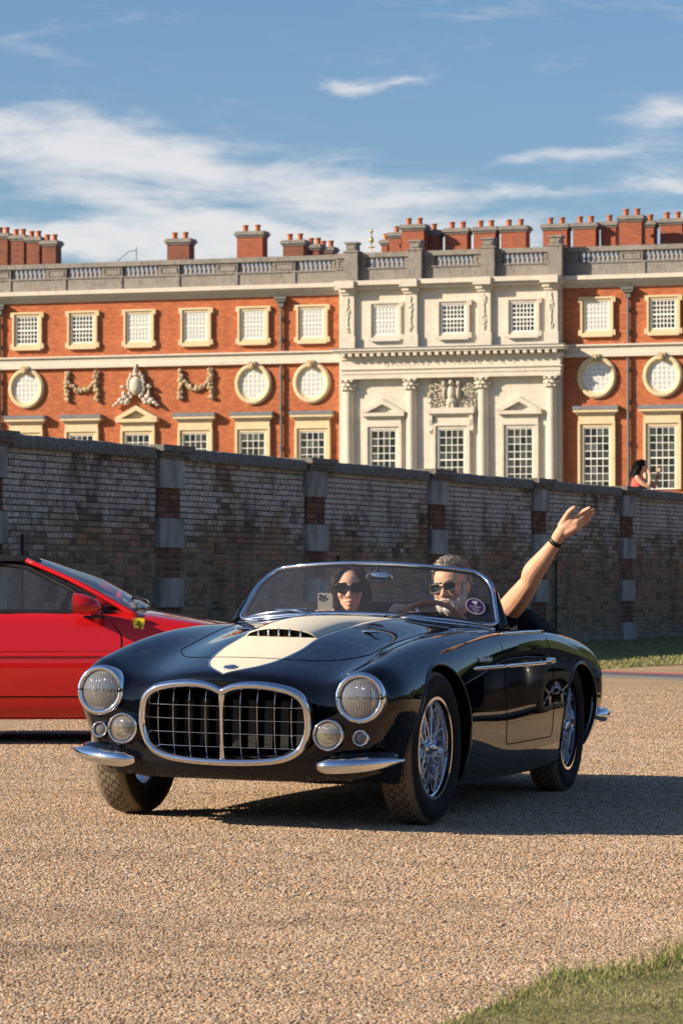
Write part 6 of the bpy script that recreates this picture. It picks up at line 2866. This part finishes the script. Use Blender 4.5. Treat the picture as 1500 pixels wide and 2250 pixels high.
for v_ in bd_.data.vertices:
    p = inv @ v_.co
    n_ = (HM.to_3x3().inverted() @ v_.normal).normalized()
    for q in range(2):
        if rs2.random() < .55:
            d = (n_ * .45 + Vector((.1, rs2.gauss(0, .25), -1))).normalized()
            L_ = rs2.uniform(.003, .008)
            p_ = p + Vector((rs2.gauss(0, .0015), rs2.gauss(0, .0015), rs2.gauss(0, .0015)))
            ro.append([p_, p_ + d * L_ * .5, p_ + (d + Vector((0, 0, -.2))) * L_])
strands('beard', ro, HM, 'beard_grey', man, .0009, 5)
bw = Fig()
for s in (1, -1):
    bw.cap([HM @ Vector(p) for p in ((.088, s * .012, .030), (.086, s * .032, .036), (.070, s * .052, .032))], [.0045, .005, .003], 8)
bw.build('eyebrows', 'hair_grey', man, smooth=True)
glasses(HM, man, .058, .039, 'frame_gold', 1.03, .6, .0016, .101)
b = MB()
b.cap = None
fl = Fig()
fl.cap([HM @ Vector([1.02 * q for q in p]) for p in ((.085, -.020, -.071), (.0935, 0, -.0705), (.085, .020, -.071))], [.0026, .004, .0026], 8)
fl.build('lips', 'lips', man, smooth=True)

# ---- passenger
wom = thing('person', 'dark haired woman passenger in big black sunglasses holding up a phone', 'person', CMX)
HW = head_matrix(car_at(769, 1293, -1.93), 13, -2, 3)
f = Fig()
head_solids(f, HW, .95, False)
f.cap([HW @ Vector((-.015, 0, -.06)), Vector((-1.99, -.30, .80)), Vector((-2.01, -.31, .74))], [.052, .048, .06])
f.cap([Vector((-2.02, -.31, .70)), Vector((-2.02, -.31, .45)), Vector((-1.98, -.31, .34))], [.11, .12, .15])
f.cap([Vector((-2.02, -.46, .745)), Vector((-2.02, -.16, .745))], [.055, .055])
for s, hx, hy in ((-1, 700, 1352), (1, 728, 1352)):
    sh2 = Vector((-2.0, -.31 + s * .16, .73))
    e2 = Vector((-1.86, -.33 + s * .17, .60))
    w2 = car_at(hx, hy + 16, -1.80)
    f.cap([sh2, e2], [.045, .038])
    f.cap([e2, w2], [.038, .025])
    f.cap([w2, car_at(hx, hy, -1.775)], [.026, .028])
for (x0, y0, x1, y1) in ((700, 1356, 705, 1345), (706, 1356, 711, 1344.5), (712, 1357, 717, 1345.5), (718, 1358, 722, 1347)):
    f.cap([car_at(x0, y0, -1.765), car_at(x1, y1, -1.742), car_at(x1 + 4, y1 + 2, -1.742)], [.009, .0085, .0075], 8)
f.cap([car_at(734, 1355, -1.77), car_at(733.5, 1346, -1.765), car_at(732.5, 1339, -1.763)], [.0105, .0095, .0075], 8)
f.cap([car_at(694, 1357, -1.77), car_at(690, 1349, -1.765)], [.0095, .0075], 8)
f.fuse('body', .0042, 'skin_woman', wom, 3)
s_ = Fig()
s_.cap([Vector((-2.03, -.31, .70)), Vector((-2.03, -.31, .45)), Vector((-1.98, -.31, .33))], [.13, .14, .165])
s_.cap([Vector((-2.03, -.47, .73)), Vector((-2.03, -.15, .73))], [.066, .066])
s_.fuse('top', .009, 'top_dark', wom, 4)
b = Fig()
R3 = HW.to_3x3()
b.ell(HW @ Vector((-.026, 0, .040)), (.090, .078, .080), R3)
b.ell(HW @ Vector((-.052, 0, -.035)), (.060, .080, .095), R3)
for s in (1, -1):
    b.cap([HW @ Vector(p) for p in ((.046, s * .014, .108), (.048, s * .044, .082), (.030, s * .066, .030), (.020, s * .073, -.030), (.022, s * .069, -.085), (.030, s * .060, -.112))], [.014, .018, .018, .017, .016, .008], 10)
    b.cap([HW @ Vector(p) for p in ((-.01, s * .072, .04), (-.02, s * .078, -.03), (-.015, s * .074, -.09), (-.01, s * .066, -.12))], [.020, .022, .021, .012], 10)
hb_ = b.fuse('hair', .005, 'hair_brown', wom, 3)
ro = []
inv = HW.inverted()
for v_ in hb_.data.vertices:
    if rs2.random() > .35:
        continue
    p = inv @ v_.co
    n_ = (HW.to_3x3().inverted() @ v_.normal).normalized()
    sgn = 1 if p.y > .006 else -1
    g_ = Vector((-.12, sgn * (.9 if p.z > .07 else .12), -1 if p.z < .1 else -.35))
    g_ = (g_ - n_ * g_.dot(n_))
    if g_.length < .05:
        continue
    g_.normalize()
    L_ = rs2.uniform(.025, .06)
    ro.append([p - n_ * .001, p + g_ * L_ * .5 + n_ * .0012, p + g_ * L_ + n_ * rs2.uniform(-.004, .0005) + Vector((0, rs2.gauss(0, .003), 0))])
strands('hair_strands', ro, HW, 'hair_brown', wom, .0010, 6)
glasses(HW, wom, .060, .046, 'frame_black', .95, .25, .0040, .103, .008, .010)
fl = Fig()
fl.cap([HW @ Vector([.95 * q for q in p]) for p in ((.081, -.024, -.064), (.0925, -.006, -.062), (.0925, .006, -.062), (.081, .024, -.064))], [.0022, .004, .004, .0022], 8)
fl.cap([HW @ Vector([.95 * q for q in p]) for p in ((.081, -.020, -.078), (.0915, 0, -.081), (.081, .020, -.078))], [.0022, .0046, .0022], 8)
l_ = fl.build('lips', 'lips', wom, smooth=True)
fl = Fig()
fl.cap([HW @ Vector([.95 * q for q in p]) for p in ((.083, -.017, -.0705), (.0935, 0, -.0712), (.083, .017, -.0705))], [.0014, .0026, .0014], 8)
fl.build('teeth', 'teeth', wom, smooth=True)
b = MB()
b.blob(HW @ Vector((-.002, -.078, -.040)), (.004, .004, .004), 0, 0, 2)
b.build('earring', 'phone_white', wom, smooth=True)

# the phone
c0 = car_at(714, 1335, -1.752)
xr = (car_at(730, 1335, -1.752) - car_at(698, 1335, -1.752))
Mp = CMX @ Matrix.Translation(c0) @ Matrix.Rotation(math.radians(14), 4, 'Z') @ Matrix.Rotation(math.radians(8), 4, 'Y')
phone = thing('phone', 'pale phone with three camera lenses held up by the passenger', 'phone', Mp)
b = MB()
pts = []
for (cy, cz, a0) in ((.0265, .061, 0), (-.0265, .061, 90), (-.0265, -.061, 180), (.0265, -.061, 270)):
    for q in range(5):
        t = math.radians(a0 + 90 * q / 4)
        pts.append((cy + .009 * math.cos(t), cz + .009 * math.sin(t)))
b.prism(pts, -.004, .004, 'YZ')
b.build('case', 'phone_white', phone)
b = MB()
b.prism([(-.031, .066), (-.002, .066), (-.002, .036), (-.031, .036)], .0041, .0055, 'YZ')
cm_ = b.build('camera_plate', 'phone_white', phone)
for (y, z) in ((-.0245, .0595), (-.0245, .0425), (-.0095, .051)):
    b = MB()
    b.lathe([(.0065, .0056), (.0065, .008), (.0001, .008)], (0, y, z), 'X', 14)
    b.build('camera_lens', 'phone_dark', cm_, smooth=True, sharp=40)

# ---- woman on the terrace behind the wall
wx = at_y(1404, 1060, 65.6)
TW = Matrix.Translation((wx.x, 65.6, TZ))
lady = thing('person', 'woman in coral sleeveless top taking a photo behind the wall', 'person', TW)


def tp(px, py, dy=0.0):
    p = at_y(px, py, 65.6 + dy)
    return Vector((p.x - wx.x, dy, p.z - TZ))


HL = Matrix.Translation(tp(1411, 1025)) @ Matrix.Rotation(math.radians(-8), 4, 'Z') @ Matrix.Rotation(math.radians(6), 4, 'Y')
f = Fig()
head_solids(f, HL, .98, False)
f.cap([HL @ Vector((-.02, 0, -.06)), tp(1405, 1046)], [.05, .05])
f.cap([tp(1402, 1050), tp(1401, 1075), tp(1398, 1110), Vector((-.02, 0, .85))], [.085, .11, .12, .15])
f.cap([Vector((-.02, .09, .9)), Vector((-.02, .09, .45)), Vector((-.02, .09, .04))], [.085, .06, .045])
f.cap([Vector((-.02, -.09, .9)), Vector((-.02, -.09, .45)), Vector((-.02, -.09, .04))], [.085, .06, .045])
f.cap([tp(1399, 1050, -.17), tp(1412, 1063, -.20), tp(1424, 1069, -.22)], [.052, .048, .038])
f.cap([tp(1424, 1069, -.22), tp(1427, 1054, -.18), tp(1425, 1038, -.10)], [.038, .036, .026])
f.cap([tp(1425, 1038, -.10), tp(1423.5, 1033, -.06)], [.036, .030])
for q in range(4):
    f.cap([tp(1426, 1036, -.12 + q * .022), tp(1421, 1033, -.11 + q * .022)], [.011, .009], 8)
f.cap([tp(1404, 1050, .15), tp(1428, 1066, .12), tp(1437, 1070, .05)], [.048, .042, .036])
f.cap([tp(1437, 1068, .05), tp(1441, 1056, .02), tp(1444, 1044, .0)], [.036, .030, .024])
f.cap([tp(1444, 1043, .0), tp(1446, 1034, .0)], [.032, .034])
for q in range(4):
    f.cap([tp(1444.5, 1036 - 2.2 * q, -.03), tp(1449.5, 1035.5 - 2.2 * q, -.05)], [.011, .009], 8)
f.fuse('body', .009, 'skin_woman', lady, 3)
s_ = Fig()
s_.cap([tp(1400, 1052), tp(1400, 1075), tp(1397, 1112), Vector((-.02, 0, .80))], [.11, .128, .138, .17])
s_.fuse('top', .010, 'coral', lady, 3)
s_ = Fig()
s_.cap([Vector((-.02, 0, .92)), Vector((-.02, 0, .62)), Vector((-.02, 0, .30))], [.165, .19, .22])
s_.fuse('skirt', .014, 'top_dark', lady, 3)
ro = []
for _ in range(2200):
    th, ph = rs2.uniform(-math.pi, math.pi), math.acos(rs2.uniform(-.2, 1))
    if ph > .75 and abs(th) < 1.0:
        continue
    p = scalp(th, ph, .98, .010)
    ch = [p]
    sgn = 1 if p.y > 0 else -1
    tot = rs2.uniform(.22, .36)
    d = Vector((-.7, sgn * .35, -.2)).normalized()
    for q in range(6):
        p = p + d * tot / 6
        e = p - Vector((-.012, 0, .030))
        k_ = math.sqrt((e.x / .112) ** 2 + (e.y / .094) ** 2 + (max(-.2, e.z) / .105) ** 2)
        if k_ < 1.0 and e.z > -.06:
            p = Vector((-.012, 0, .030)) + e / max(.2, k_)
        d = (d * .4 + Vector((-.22, 0, -1.0))).normalized()
        ch.append(p.copy())
    ro.append(ch)
strands('hair', ro, HL, 'hair_black', lady, .006, 8)
b = Fig()
b.ell(HL @ Vector((-.030, 0, .032)), (.088, .080, .088), HL.to_3x3())
b.cap([HL @ Vector((-.055, 0, .0)), HL @ Vector((-.085, 0, -.10)), HL @ Vector((-.11, 0, -.20))], [.078, .072, .04])
b.build('hair_base', 'hair_black', lady, smooth=True)
b = MB()
b.lathe([(.030, -.012), (.033, -.01), (.033, .01), (.030, .012)], tp(1443, 1048, .0), n=18, M=(tp(1445, 1036) - tp(1441, 1056)).normalized().to_track_quat('Z', 'Y').to_matrix())
b.build('wrist_band', 'strap', lady, smooth=True)
pp = at_y(1448.5, 1033, 65.6)
ph2 = thing('phone', 'small black phone held out by the woman behind the wall', 'phone', Matrix.Translation(pp) @ Matrix.Rotation(math.radians(12), 4, 'Y'))
b = MB()
b.box((0, 0, 0), (.014, .072, .105))
b.build('case', 'phone_dark', ph2)
b = MB()
b.box((.0085, .02, .034), (.003, .022, .022))
b.build('camera_plate', 'phone_dark', ph2)
